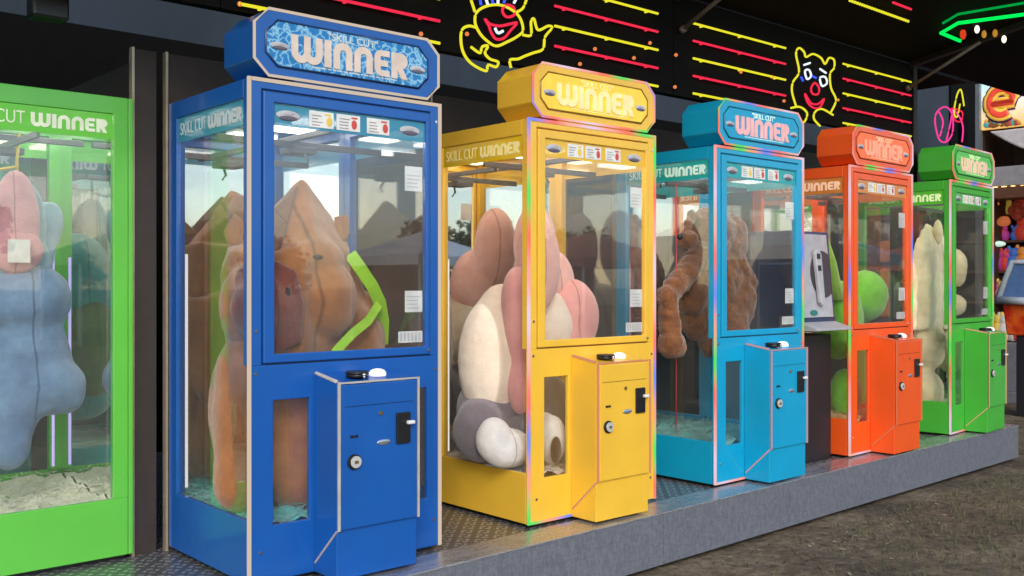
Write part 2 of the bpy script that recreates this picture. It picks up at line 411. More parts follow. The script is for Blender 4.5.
PX0, PX1, PY0, PY1 = -1.2, 8.80, 3.28, 7.05
FE = lambda x: 3.375+(x-2.4)*.026
pl = thing('platform', 'low metal platform with tread plate deck under the row of machines', 'platform', (PX0, PY0, GZ))
MB().prism([(PX0, FE(PX0)+.20, -.07), (PX1, FE(PX1)+.20, -.07), (PX1, PY1, -.07), (PX0, PY1, -.07)], (0, 0, .05)).build('deck', TREAD, pl, org=pl.location)
MB().prism([(PX0, FE(PX0), -.021), (PX1+.004, FE(PX1), -.021), (PX1+.004, FE(PX1)+.198, -.021), (PX0, FE(PX0)+.198, -.021)], (0, 0, .009)).build('edge_strip', ALU, pl, org=pl.location, bevel=.002)
xs_ = [PX0, 1.6, 4.05, 6.5, PX1]
for xa, xb in zip(xs_, xs_[1:]):
    MB().prism([(xa+.002, FE(xa)+.003, GZ+.035), (xb-.002, FE(xb)+.003, GZ+.035), (xb-.002, FE(xb)+.05, GZ+.035), (xa+.002, FE(xa)+.05, GZ+.035)], (0, 0, -.0215-GZ-.035)).build('fascia', FASC, pl, org=pl.location, bevel=.002)
MB().box(PX1-.05, PX1, FE(PX1)+.052, PY1, GZ+.035, -.071).build('fascia', FASC, pl, org=pl.location)
f = MB()
for i in range(7):
    x = PX0+.3+i*1.5; f.box(x, x+.1, PY0+.5, PY1-.1, GZ, -.075)
f.build('underframe', DARKMET, pl, org=pl.location)

# ------------------------------------------------------------------ machines
W_, D_, H_ = .94, .785, 2.0
PINK = (1, .52, .42); RAIN = [(1, .22, .15), (.12, .8, .15), (1, .4, .25), (.22, .3, .95), (1, .22, .2), (.95, .5, .42), (.85, .65, .8), (1, .42, .38)]
CREAM = [(1, .82, .66)]*2
def machine(label, key, loc, rz, col, ledm, letter, letter2, print_mat, banner_mat, foam, tubec, seed, sign=True):
    t = thing('prize_machine', label, 'prize machine', loc, rz, 'prize machines on the platform')
    pm = paint(key+'_paint', col); dark = paint(key+'_groove', mul(col, .35))
    rnd = random.Random(seed)
    W, D, H = W_, D_, H_
    # carcass: lower front, lower sides, posts, top rails, back
    c = MB()
    fr = lambda u, v, d: (u, d, v)
    c.panel([0, .105, .27, .70, .865, W], [0, .22, .72, .862], {(1, 1), (3, 1)}, fr, .022)
    c.panel([0, .054, .886, W], [.862, 1.962, H], {(1, 0)}, fr, .05)
    lf = lambda u, v, d: (d, u, v)
    sidez = [0, .25, 1.925, H]; sidey = [.0501, .0505, .70, D-.022]
    c.panel([.0225, .05, .70, D-.022], [0, .25], set(), lf, .022)
    c.panel([.0505, .70, D-.022], [.25, 1.925, H], {(0, 0)}, lf, .04)
    rf = lambda u, v, d: (W-d, u, v)
    c.panel([.0225, .05, .70, D-.022], [0, .25], set(), rf, .022)
    c.panel([.0505, .70, D-.022], [.25, 1.925, H], {(0, 0)}, rf, .04)
    c.panel([0, W], [0, H], set(), lambda u, v, d: (u, D-.02+d, v), .02)
    c.box(.041, W-.041, .051, D-.022, 1.972, 1.992)
    c.build('cabinet', pm, t, bevel=.003)
    MB().box(.03, W-.03, .025, D-.025, -.018, .002).build('plinth', BLACK, t)
    MB().box(.023, W-.023, .024, D-.024, .17, .19).build('floor_tray', pm, t)
    # door: ring with a shadow gap round it
    d = MB(); us = [.06, .108, .858, .88]; vs = [.87, .905, 1.912, 1.954]
    d.panel(us, vs, {(1, 1)}, lambda u, v, q: (u, -.006+q, v), .03)
    dr = d.build('door', pm, t, bevel=.004)
    h = MB(); h.cyl((.868, -.006, .889), (0, -1, 0), .007, .006, 12); h.build('lock', CHROME, dr)
    g = MB(); g.panel([.054, .06, .88, .886], [.862, .87, 1.954, 1.962], {(1, 1)}, lambda u, v, q: (u, .012+q, v), .01); g.build('door_gap', dark, t)
    gl_ = glassmat()
    MB().box(.1085, .8575, .008, .013, .9055, 1.9115).build('front_window', gl_, t)
    MB().box(.1055, .2695, .012, .016, .2205, .7195).build('lower_window', gl_, t)
    MB().box(.7005, .8645, .012, .016, .2205, .7195).build('lower_window', gl_, t)
    MB().box(.010, .015, .051, .6995, .2505, 1.9245).build('side_window', gl_, t)
    MB().box(W-.015, W-.010, .051, .6995, .2505, 1.9245).build('side_window', gl_, t)
    MB().box(.042, W-.042, D-.03, D-.0225, .20, 1.968).build('back_mirror', mirror(), t)
    for xx, yy in ((.14, .12), (.56, .12), (.14, .56), (.56, .56)):  # rear pair added to brighten the backs of the toys
        lp = MB().box(xx, xx+.24, yy, yy+.12, 1.955, 1.970).build('ceiling_fill_lamp', glow('ceiling_fill_lamp', (1, .92, .82), 9), t)
    # foam in the bottom
    f = MB(); nx, ny = 56, 46
    grid = [[f.bm.verts.new((.045+(W-.09)*i/nx, .055+(D-.09)*j/ny, .215+.05*noise.noise(Vector((i*.22*40/56+seed, j*.22*30/46, seed)))+rnd.uniform(-.003, .005))) for j in range(ny+1)] for i in range(nx+1)]
    for i in range(nx):
        for j in range(ny): f.bm.faces.new((grid[i][j], grid[i+1][j], grid[i+1][j+1], grid[i][j+1])).smooth = True
    for q in range(1500):
        x, y = rnd.uniform(.05, W-.05), rnd.uniform(.06, D-.06)
        z = .222+.05*noise.noise(Vector(((x-.045)/(W-.09)*8.8+seed, (y-.055)/(D-.09)*6.6, seed)))+rnd.uniform(0, .016)
        a = rnd.uniform(0, 6.28); l = rnd.uniform(.008, .022); wd = .0025; tl = rnd.uniform(-.006, .006)
        ca, sa = math.cos(a), math.sin(a)
        f.bm.faces.new([f.bm.verts.new(pp) for pp in ((x-ca*l-sa*wd, y-sa*l+ca*wd, z-tl), (x-ca*l+sa*wd, y-sa*l-ca*wd, z-tl+.001), (x+ca*l+sa*wd, y+sa*l-ca*wd, z+tl+.001), (x+ca*l-sa*wd, y+sa*l+ca*wd, z+tl))])
    f.build('foam_filling', plushmat(key+'_foam', foam, mul(foam, .85), 90, .5, 30), t)
    # banners on the side windows
    for side in (0, 1):
        x = .008 if side == 0 else W-.008
        b = MB(); b.box(x-.001, x+.001, .052, .699, 1.815, 1.9235)
        bo = b.build('banner', banner_mat, t)
        M = LEFT if side == 0 else RIGHT
        xx = .006 if side == 0 else W-.006
        sg = -1 if side == 0 else 1; cy = .375
        wm = MB(); winner(wm, Matrix.Translation((xx, cy+sg*.145, 1.868)) @ M, .31, .058, .0015); wm.build('lettering', letter2, bo)
        text_mesh('SKILL CUT', .078, 'lettering', letter2, bo, (xx, cy-sg*.165, 1.868), M, -.0005, .0008, .74)
    # strip of stickers across the top of the front window
    st = MB().box(.109, .857, .0055, .0075, 1.822, 1.911).build('sticker_strip', print_mat[1], t)
    for i, x in enumerate((.27, .40, .55)):
        e = MB(); e.box(x, x+.115, .0035, .0054, 1.834, 1.901)
        e.mi = 1
        for q in range(4): e.box(x+.012, x+.03+rnd.uniform(.01, .035), .0025, .0034, 1.841+q*.013, 1.845+q*.013)
        e.mi = 2; e.ell((x+.088+rnd.uniform(-.006, .006), .003, 1.862), (.014, .0012, .02)); e.box(x+.072, x+.102, .0025, .0034, 1.886, 1.893)
        e.build('notice', [PAPER, GREYINK, (YELINK, REDINK, REDINK)[i]], st)
    for x in (.175, .775): emblem(st, (x, .0045, 1.868), .055, FRONT)
    # notices stuck inside the glass, bottom and right
    for (x0, x1, z0, z1, kind) in ((.755, .85, 1.60, 1.71, 0), (.755, .85, 1.06, 1.155, 0), (.72, .85, .925, .975, 1)):
        n = MB(); n.box(x0, x1, .0135, .015, z0, z1); n.mi = 1
        if kind:
            for q in range(6): n.box(x0+.008+q*.02, x0+.02+q*.02, .0125, .0134, z0+.006, z1-.006)
        else:
            for q in range(4): n.box(x0+.01, x1-.012-rnd.uniform(0, .02), .0125, .0134, z0+.016+q*.017, z0+.021+q*.017)
        n.build('notice', [PAPER, plain('pale_ink', (.5, .5, .5), .6)], t)
    # coin box
    boxtrim = plain('cream_trim', (.5, .47, .42), .4) if key == 'blue' else glow(key+'_salmon_trim', {'yellow': (1, .42, .22), 'turquoise': (.75, .45, .5), 'orange': (1, .25, .12), 'green': (.8, .55, .25)}.get(key, (.6, .8, .3)), .6)
    bx0, bx1, by = .29, .68, -.19
    b = MB(); b.prism([(bx0, -.0005, 0), (bx0, by+.012, 0), (bx0, by+.012, .79), (bx0, -.0005, .815)], (bx1-bx0, 0, 0))
    bo = b.build('coin_box', pm, t, bevel=.004)
    cd = MB(); cd.box(bx0+.012, bx1-.004, by, by+.0115, .20, .782)
    cdo = cd.build('coin_door', pm, t, bevel=.005)
    MB().box(bx0+.03, bx1-.03, by-.0016, by-.0002, .692, .695).build('seam', dark, cdo)
    k = MB(); k.cyl((bx0+.072, by, .47), (0, -1, 0), .031, .008, 28); k.build('lock_plate', BLACK, cdo)
    k = MB(); k.cyl((bx0+.075, by-.008, .47), (0, -1, 0), .024, .007, 28); k.mi = 1; k.box(bx0+.066, bx0+.084, by-.018, by-.0152, .464, .476)
    k.build('lock', [plain('nickel', (.62, .62, .6), .35, .25), plain('brass_core', (.35, .27, .12), .35, .8)], cdo)
    k = MB(); k.box(bx1-.115, bx1-.045, by-.011, by-.0002, .52, .65); k.build('coin_slot', BLACK, cdo, bevel=.004)
    k = MB(); k.box(bx1-.07, bx1-.035, by-.03, by-.0115, .60, .615); k.build('coin_lever', WHITE, cdo, bevel=.004)
    k = MB(); k.ell((bx0+.215, by-.002, .535), (.034, .004, .012)); k.build('badge', plain('silver_badge', (.5, .55, .62), .25, .8), cdo)
    k = MB()
    for dx in (0, .02): k.box(bx0+.055+dx, bx0+.070+dx, by-.004, by-.0002, .567, .577)
    k.build('socket', BLACK, cdo)
    k = MB(); k.cyl((bx0+.2, by, .655), (0, -1, 0), .009, .006, 14); k.build('screw', plain('brass_screw', (.45, .33, .15), .3, .9), cdo)
    for sx_, sz_ in ((.028, .83), (W-.03, .80), (.05, .12), (W-.04, .12), (W-.025, 1.92), (.03, 1.0)):
        k = MB(); k.cyl((sx_, -.0002, sz_), (0, -1, 0), .0065, .004, 10); k.build('screw', CHROME, t)
    # joystick puck and start button on top
    k = MB(); k.cyl((bx0+.135, -.115, .803), (0, 0, 1), .046, .014, 28); k.cyl((bx0+.135, -.115, .817), (0, 0, 1), .05, .01, 28, r2=.044)
    jo = k.build('joystick', BLACK, t)
    k = MB(); k.cyl((bx0+.135, -.167, .795), (0, 0, 1), .006, .022, 10); k.ell((bx0+.135, -.167, .815), (.009, .009, .007)); k.build('stick', CHROME, jo)
    k = MB(); k.cyl((bx0+.235, -.115, .801), (0, 0, 1), .036, .014, 24); k.ell((bx0+.235, -.115, .816), (.034, .034, .016)); k.build('start_button', plain('lit_button', (.85, .82, .85), .3, 0, (1, .95, 1), .35), t)
    # edge lights
    r = .0085
    L = MB().box(-.005, .008, -.005, .008, 0, H+.004); L.build('edge_light', ledm, t)
    L = MB().box(.0125, W-.0125, -.006, .004, H-.010, H+.004); L.build('edge_light', ledm, t)
    L = MB().box(W-.012, W+.004, -.006, .006, 0, H+.004); L.build('edge_light', ledm, t)
    if key != 'blue': MB().box(.0125, bx0-.001, -.006, .004, .0, .012).build('edge_light', ledm, t)
    q = MB().prism([(bx0-.003, by+.002, .20), (bx0+.008, by+.002, .20), (bx0+.008, by+.002, .795), (bx0-.003, by+.002, .795)], (0, -.006, 0))
    q.prism([(bx0-.004, by+.003, .198), (bx0-.004, by+.013, .200), (bx0-.004, -.012, .045), (bx0-.004, -.012, .035)], (.008, 0, 0))
    q.prism([(bx0-.003, by+.013, .789), (bx0+.006, by+.013, .797), (bx0+.006, -.008, .822), (bx0-.003, -.008, .816)], (0, 0, .004))
    q.box(bx0+.009, bx1, by-.003, by+.003, .786, .793)
    q.box(bx1-.003, bx1+.005, by-.004, by+.004, .2, .793)
    q.build('edge_light', boxtrim, t)
    # light tube at the rear corner, lifting gear under the roof
    tb = MB(); tb.cyl((.052, D-.07, .27), (0, 0, 1), .0065, 1.05, 10); tb.build('light_tube', glow('tube_%s' % key, tubec, 1.0), t)
    gg = MB(); gg.box(.05, W-.05, .40, .415, 1.80, 1.83); gg.box(.43, .455, .06, D-.05, 1.835, 1.86)
    gg.box(.38, .50, .34, .46, 1.77, 1.799); gg.tube([(.44, .35, 1.77), (.455, .34, 1.74), (.44, .33, 1.715)], .007)
    gg.build('cutting_carriage', plain('grey_rail', (.16, .16, .17), .4, .5), t, bevel=.002)
    # sign box
    if sign:
        z0, z1, ch = 2.018, 2.28, .062; sy0, sy1 = -.012, .262
        oc = lambda x0, x1, a, b_, q: [(x0+q, a), (x1-q, a), (x1, a+q), (x1, b_-q), (x1-q, b_), (x0+q, b_), (x0, b_-q), (x0, a+q)]
        s = MB(); s.prism([(x, sy0, z) for x, z in oc(.018, W-.022, z0, z1, ch)], (0, sy1-sy0, 0))
        s.box(.2, W-.2, .0, .2, H-.007, z0+.003)
        so_ = s.build('sign_box', pm, t, bevel=.005)
        e = MB()
        pts = [Vector((x, sy0-.002, z)) for x, z in oc(.016, W-.020, z0-.002, z1+.002, ch)]
        e.tube(pts, .006, 6, closed=True); e.build('edge_light', ledm, so_)
        MB().prism([(x, sy0-.0005, z) for x, z in oc(.07, W-.085, z0+.043, z1-.043, .05)], (0, -.004, 0)).build('sign_face', print_mat[0], so_, bevel=.001)
        e = MB(); pts = [Vector((x, sy0-.004, z)) for x, z in oc(.066, W-.081, z0+.039, z1-.039, .05)]
        e.tube(pts, .004, 6, closed=True); e.build('face_rim', dark, so_)
        wm = MB(); winner(wm, Matrix.Translation((W/2-.01, sy0-.0046, (z0+z1)/2-.010)) @ FRONT, .57, .112, .005)
        wm.build('lettering', letter, so_)
        text_mesh('"SKILL CUT"', .042, 'lettering', letter2, so_, (W/2, sy0-.0055, z1-.069), FRONT, .0008, .001, 1.1)
        mm = MB(); x = .27
        while x < .68: 
            l = rnd.uniform(.01, .03); mm.box(x, x+l, sy0-.006, sy0-.0045, z0+.055, z0+.060); x += l+.006
        mm.build('small_print', letter2, so_)
        for x in (.125, W-.138): emblem(so_, (x, sy0-.005, (z0+z1)/2-.01), .043, FRONT)
    return t
SILV = plain('silver_print', (.5, .5, .53), .35, 0); SILVD = plain('dark_print', (.13, .12, .16), .4)
def emblem(parent, c, r, M):
    e = MB(); cx_, cy_, cz_ = c
    e.ell(c, (r, .003, r*.36)); e.mi = 1; e.ell((cx_, cy_-.001, cz_-r*.2), (r*.78, .0035, r*.2)); e.mi = 0; e.ell((cx_, cy_-.0015, cz_+r*.16), (r*.45, .004, r*.2))
    e.build('emblem', [SILV, SILVD], parent)

def let(name, col, es): return plain(name, col, .5, 0, col, es)
led_blue = glow('led_cream', (.95, .78, .62), .62)
X0S = [1.812, 3.296, 4.776, 6.27, 7.76]
def backlit(name, col, es):
    return plain(name, col, .35, 0, col, es)
BLUE, YEL, CYA, ORA, GRE = (.005, .098, .40), (.88, .53, .045), (.002, .35, .60), (.88, .105, .012), (.06, .45, .045)
blue = machine('royal blue prize machine with the bear-brown plush and cream edge lights', 'blue', (X0S[0], FY, 0), 0, BLUE, led_blue,
    let('cream_letters', (.66, .55, .47), .08), let('white_letters', (.55, .62, .64), .03),
    (marble('water_print', (.01, .16, .42), (.25, .5, .65), .3, .15), film('blue_film', (.05, .3, .45), .75)), film('blue_banner', (.06, .33, .48), .85), (.12, .55, .52), (1, .95, .9), 1)
yel = machine('sunny yellow prize machine between the dark blue one and the turquoise one', 'yellow', (X0S[1], FY, 0), 0, YEL, led('led_yellow', RAIN, .95, .12),
    let('pale_yellow_letters', (.92, .74, .36), .15), let('pale_yellow_small', (.95, .8, .35), .1),
    (backlit('yellow_face', (.88, .58, .05), .15), film('yellow_film', (.85, .55, .05), .85)), film('yellow_banner', (.9, .6, .02), .92), (.7, .6, .5), (1, .95, .85), 2)
cya = machine('turquoise prize machine standing left of the dark payment kiosk', 'turquoise', (X0S[2], FY, 0), R(.7), CYA, led('led_turquoise', RAIN[3:]+RAIN[:3], .9, .3),
    let('pink_letters', (.8, .42, .42), .15), let('mint_letters', (.65, .9, .8), .12),
    (backlit('turq_face', (.005, .3, .52), .12), film('turq_film', (.03, .42, .45), .8)), film('turq_banner', (.02, .48, .45), .9), (.15, .5, .47), (1, .45, .5), 3)
ora = machine('orange prize machine standing right of the payment kiosk', 'orange', (X0S[3], FY, 0), R(2), ORA, led('led_orange', RAIN[1:]+RAIN[:1], .85, .5),
    let('rose_letters', (.95, .38, .25), .12), let('sand_letters', (.95, .6, .4), .15),
    (backlit('orange_face', (.9, .16, .04), .12), film('orange_film', (.75, .3, .08), .8)), film('orange_banner', (.75, .25, .04), .9), (.8, .5, .15), (1, .8, .6), 4)
gre = machine('green prize machine at the far right end of the platform', 'green', (X0S[4], FY, 0), R(4.4), GRE, led('led_green', RAIN[4:]+RAIN[:4], .85, .2),
    let('peach_letters', (.8, .55, .4), .15), let('lime_letters', (.75, .95, .5), .15),
    (backlit('green_face', (.09, .5, .1), .12), film('green_film', (.1, .55, .12), .8)), film('green_banner', (.12, .6, .05), .9), (.4, .6, .3), (1, .95, .7), 5)
lef = machine('bright green prize machine cut off by the left edge with CUT WINNER banner', 'lime', (.86, 5.35, 0), R(-90), (.12, .55, .06), glow('led_lime', (.5, .85, .2), .55),
    let('lime_white', (.78, .85, .66), .08), let('lime_white', (.78, .85, .66), .08),
    (backlit('lime_face', (.1, .6, .05), .1), film('lime_film', (.2, .7, .1), .8)), film('lime_banner', (.16, .68, .05), .95), (.82, .84, .62), (.62, .5, 1), 6, False)
tea = machine('teal prize machine half hidden behind the bright green one', 'teal', (.86, 6.86, 0), R(-90), (.01, .26, .25), glow('led_teal', (.2, .7, .6), .3),
    let('teal_white', (.8, .9, .9), .1), let('teal_white', (.8, .9, .9), .1),
    (backlit('teal_face', (.02, .3, .3), .1), film('teal_film', (.05, .4, .4), .8)), film('teal_banner', (.05, .4, .4), .9), (.4, .6, .5), (1, .3, .8), 7, False)

# ------------------------------------------------------------------ plush prizes
def rot(x=0, y=0, z=0):
    from mathutils import Euler
    return Euler((R(x), R(y), R(z)))
def plush(label, base, cat='plush toy'): return thing('plush_toy', label, cat, base, 0, 'plush prizes inside the machines')
def blob(name, parent, els, mat, vox=.014, disp=(.02, .09)):
    m = MB()
    for e in els: m.ell(e[0], e[1], e[2] if len(e) > 2 else None)
    return m.build(name, mat, parent, org=parent.location, remesh=vox, disp=disp)
def hull(m, pts):
    b2 = bmesh.new(); [b2.verts.new(q) for q in pts]
    bmesh.ops.convex_hull(b2, input=b2.verts)
    bmesh.ops.delete(b2, geom=[v for v in b2.verts if not v.link_faces], context='VERTS')
    mp_ = {v: m.bm.verts.new(v.co) for v in b2.verts}
    for f_ in b2.faces: m.bm.faces.new([mp_[v] for v in f_.verts])
    b2.free(); return m
def limb(m, p1, p2, r1, r2, n=7):
    p1, p2 = Vector(p1), Vector(p2)
    for i in range(n):
        k = i/(n-1); rr = r1+(r2-r1)*k; m.ell(p1.lerp(p2, k), (rr, rr, rr), seg=14, rings=10)
    return m
STR = plain('red_cord', (.5, .05, .06), .6)
def cord(x, y, z0, z1=1.80, parent=None):
    m = MB(); m.tube([(x, y, z0), (x+.004, y, (z0+z1)/2), (x, y, z1)], .004, 6)
    m.build('hanging_cord', STR, parent, org=parent.location)

# blue machine: brown capybara with a lime strap
BR1, BR2, BR3 = plushmat('tan_plush', (.42, .17, .055), (.27, .10, .032)), plushmat('rust_plush', (.23, .06, .04), (.15, .035, .025)), plushmat('dark_plush', (.05, .02, .012))
p = plush('big brown plush animal with a lime strap slumped in the royal blue machine', (2.27, 4.02, .22))
A = lambda px, py, Y: atY(px, py, Y)
m = MB()
for e_ in [(A(300, 440, 4.03), (.27, .25, .34)), (A(338, 350, 4.10), (.23, .22, .27)), (A(245, 410, 3.98), (.15, .17, .34)), (A(362, 335, 4.12), (.10, .15, .22)), (A(285, 440, 3.88), (.12, .12, .24))]: m.ell(*e_)
limb(m, A(250, 370, 3.92), A(240, 485, 3.88), .15, .115, 14)
limb(m, A(300, 390, 3.88), A(298, 480, 3.88), .15, .13, 12)
hull(m, [A(234, 345, 3.93), A(218, 300, 4.05), A(352, 262, 4.05), A(384, 330, 4.05), (A(386, 350, 4.2)), A(345, 262, 4.3), A(230, 300, 4.25), A(300, 400, 3.86), A(360, 370, 3.90), A(240, 420, 4.25), A(370, 420, 4.25)])
m.build('body', BR1, p, org=p.location, remesh=.011, disp=(.016, .15), sit=14)
m = MB()
hull(m, [A(300, 178, 4.04), A(304, 178, 4.04), A(276, 262, 3.84), A(316, 238, 3.82), A(351, 250, 3.98), A(276, 205, 4.2), A(345, 236, 4.26), A(236, 250, 4.12), A(300, 300, 3.9)])
hull(m, [A(276, 255, 3.82), A(316, 240, 3.81), A(350, 250, 3.96), A(352, 320, 3.96), A(338, 352, 3.88), A(305, 368, 3.80), A(262, 360, 3.80), A(304, 275, 3.755), A(305, 345, 3.755), A(230, 250, 3.98), A(219, 275, 4.0), A(220, 330, 3.95), A(345, 250, 4.25), A(230, 240, 4.22), A(240, 340, 4.2), A(345, 340, 4.2)])
m.ell(A(322, 300, 3.88), (.16, .15, .185)); m.ell(A(262, 305, 3.90), (.19, .13, .20)); m.ell(A(308, 262, 3.93), (.17, .15, .12))
m.build('head', BR1, p, org=p.location, remesh=.010, disp=(.012, .1), sit=12)
m = MB(); hull(m, [A(276, 258, 3.765), A(298, 270, 3.735), A(305, 305, 3.73), A(303, 345, 3.735), A(275, 355, 3.74), A(245, 335, 3.80), A(232, 300, 3.84), A(236, 268, 3.84), A(275, 310, 3.72), A(290, 300, 3.95), A(245, 300, 4.0)])
m.ell(A(268, 308, 3.81), (.165, .105, .15)); m.build('muzzle', BR2, p, org=p.location, remesh=.010, disp=(.01, .08), sit=12)
m = MB(); hull(m, [A(333, 216, 4.0), A(349, 213, 4.02), A(350, 232, 4.0), A(343, 243, 3.97), A(335, 238, 3.97), A(340, 225, 4.06), A(348, 240, 4.06)]); m.build('ear', BR1, p, org=p.location, remesh=.007, sit=5)
m = MB(); hull(m, [A(222, 232, 4.1), A(234, 212, 4.12), A(246, 222, 4.08), A(242, 245, 4.05), A(228, 248, 4.05), A(235, 230, 4.2)]); m.build('ear', BR1, p, org=p.location, remesh=.007, sit=5)
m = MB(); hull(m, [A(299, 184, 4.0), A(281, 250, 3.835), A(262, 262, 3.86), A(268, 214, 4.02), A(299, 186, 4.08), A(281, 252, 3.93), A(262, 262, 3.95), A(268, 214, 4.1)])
m.build('head_shade', plushmat('shade_brown_plush', (.22, .085, .035), (.16, .06, .025)), p, org=p.location, remesh=.009, sit=4)  # darker plush put in for the shade on the head's upper left
m = MB(); m.ell(A(318, 257, 3.785), (.024, .014, .011)); m.build('eye', BLACK, p, org=p.location)
m = MB(); m.ell(A(288, 292, 3.725), (.016, .01, .022)); m.build('nostril', BR3, p, org=p.location)
LIME = plain('lime_webbing', (.34, .66, .03), .7)
m = MB()
def ribbon(m, pts, w, n):
    n = Vector(n).normalized(); vs = []
    for i, q in enumerate(pts):
        d = (pts[min(i+1, len(pts)-1)]-pts[max(i-1, 0)]).normalized(); s = d.cross(n).normalized()*w/2
        vs.append([m.bm.verts.new(q+s+n*.004), m.bm.verts.new(q-s+n*.004), m.bm.verts.new(q-s-n*.004), m.bm.verts.new(q+s-n*.004)])
    for a, b in zip(vs, vs[1:]):
        for k in range(4): m.bm.faces.new((a[k], a[(k+1) % 4], b[(k+1) % 4], b[k]))
    m.bm.faces.new(vs[0]); m.bm.faces.new(vs[-1][::-1])
ribbon(m, [A(350, 254, 3.95), A(360, 268, 3.93), A(372, 286, 3.93), A(380, 303, 3.95), A(383, 322, 3.98), A(382, 345, 4.02)], .06, (-.3, -1, .1))
ribbon(m, [A(379, 304, 3.93), A(368, 321, 3.84), A(352, 334, 3.79), A(338, 349, 3.77), A(328, 362, 3.76)], .04, (-.3, -1, .1))
m.build('strap', LIME, p, org=p.location)

# yellow machine: sitting pink, cream and grey plush with white feet
PK, PK2, CR, GY, WH = plushmat('pink_plush', (.92, .54, .47), (.84, .45, .39)), plushmat('rose_plush', (.86, .42, .38), (.78, .35, .32)), plushmat('cream_plush', (.92, .80, .66), (.86, .70, .55)), plushmat('grey_plush', (.20, .17, .19)), plushmat('white_plush', (.8, .77, .72))
p = plush('pink, cream and grey plush with huge ears sitting in the yellow machine', (3.85, 4.0, .22))
blob('body', p, [(A(498, 360, 4.03), (.23, .19, .36)), (A(505, 320, 4.03), (.17, .15, .2)), (A(545, 330, 4.05), (.16, .17, .25))], CR, .012, (.008, .15))
blob('head', p, [(A(545, 285, 4.10), (.19, .15, .22)), (A(535, 245, 4.22), (.14, .11, .24))], PK, .012, (.006, .15))
blob('trousers', p, [(A(498, 408, 4.07), (.235, .21, .22)), (A(540, 405, 4.05), (.17, .17, .2)), (A(480, 430, 3.98), (.14, .15, .17))], GY, .012, (.010, .12))
blob('ear', p, [(A(538, 264, 3.90), (.15, .08, .26)), (A(536, 228, 3.92), (.08, .06, .14))], PK, .011, (.006, .12))
blob('ear', p, [(A(575, 314, 3.98), (.165, .10, .205), rot(0, -18, 0)), (A(568, 342, 3.98), (.19, .1, .15))], PK2, .011, (.006, .12))
blob('arm', p, [(A(521, 325, 3.86), (.10, .09, .28)), (A(520, 385, 3.84), (.07, .07, .16)), (A(517, 300, 3.87), (.09, .08, .18))], PK2, .011, (.006, .12))
blob('foot', p, [(A(508, 448, 3.80), (.15, .1, .10)), (A(494, 440, 3.81), (.10, .09, .115))], WH, .01, (.01, .1))
ft = blob('foot', p, [(A(552, 440, 3.78), (.075, .08, .135)), (A(545, 432, 3.86), (.07, .1, .11))], WH, .01, (.01, .1))
m = MB(); m.ell(A(556, 450, 3.705), (.036, .018, .07)); m.build('sole', BR3, p, org=p.location)

# turquoise machine: shaggy brown plush hung by a cord
BS = plushmat('shaggy_plush', (.26, .105, .04), (.12, .045, .018), 70, 1.0, 14)
q0 = atY(715, 280, 4.0)
p = plush('shaggy brown plush dangling on a red cord in the turquoise machine', (q0.x, q0.y, .75))
m = MB()
m.ell(A(716, 280, 4.06), (.23, .17, .27)); m.ell(A(712, 232, 4.02), (.19, .14, .17)); m.ell(A(735, 300, 4.0), (.14, .14, .22)); m.ell(A(695, 285, 4.0), (.15, .12, .22)); m.ell(A(730, 240, 4.0), (.12, .12, .18)); m.ell(A(700, 320, 4.02), (.14, .12, .14)); m.ell(A(688, 240, 3.92), (.07, .07, .055))
limb(m, A(700, 255, 3.95), A(668, 296, 3.90), .085, .07); limb(m, A(668, 296, 3.90), A(670, 330, 3.88), .07, .065); m.ell(A(672, 345, 3.87), (.095, .08, .09))
limb(m, A(728, 245, 4.0), A(748, 285, 3.93), .08, .065); limb(m, A(730, 295, 4.0), A(735, 340, 3.92), .11, .095); limb(m, A(700, 300, 4.05), A(712, 345, 4.0), .10, .085)
limb(m, A(728, 222, 3.98), A(736, 250, 3.96), .05, .04); limb(m, A(692, 214, 4.03), A(686, 232, 4.0), .035, .03)
m.build('body', BS, p, org=p.location, remesh=.011, disp=(.035, .06), sit=6)
m = MB(); m.ell(A(680, 237, 3.845), (.022, .016, .018)); m.build('nose', BLACK, p, org=p.location)
cord(atY(676, 300, 3.93).x, 3.93, .3, 1.8, p)

# orange machine: lime plush; green machine: tall cream plush
LG = plushmat('lime_plush', (.22, .66, .06), (.16, .5, .05))
q0 = atY(848, 300, 3.98)
p = plush('round lime green plush in the orange machine', (q0.x, q0.y, .3))
blob('body', p, [(A(864, 296, 3.98), (.21, .17, .2)), (A(838, 320, 3.98), (.2, .18, .3)), (A(845, 395, 3.98), (.12, .12, .2))], LG, .013, (.02, .14))
m = MB(); m.tube([A(826, 300, 3.98), A(826, 262, 3.98), A(826, 238, 3.98)], .13, 14, r2=.015); m.build('pointed_hat', plushmat('hat_plush', (.4, .8, .08)), p, org=p.location)
cord(A(826, 238, 3.98).x, 3.98, A(826, 238, 3.98).z, 1.8, p)
q0 = atY(925, 320, 4.0)
CP = plushmat('ivory_plush', (.80, .70, .46), (.66, .55, .33))
p = plush('tall ivory plush filling the machine at the far right end', (q0.x, q0.y, .22))
m = MB()
hull(m, [A(927, 221, 3.98), A(910, 262, 3.95), A(916, 238, 3.95), A(934, 250, 3.9), A(952, 240, 3.98), A(950, 262, 3.95), A(953, 330, 3.98), A(908, 330, 3.95), A(930, 330, 3.86), A(925, 300, 4.2), A(945, 300, 4.2), A(928, 280, 3.85)])
for e_ in [(A(924, 345, 3.98), (.17, .17, .24)), (A(957, 268, 3.95), (.08, .09, .17)), (A(955, 305, 3.93), (.09, .09, .09)), (A(924, 392, 3.95), (.17, .15, .2)), (A(950, 350, 3.98), (.12, .14, .2))]: m.ell(*e_)
m.build('body', CP, p, org=p.location, remesh=.012, disp=(.03, .12), sit=8)
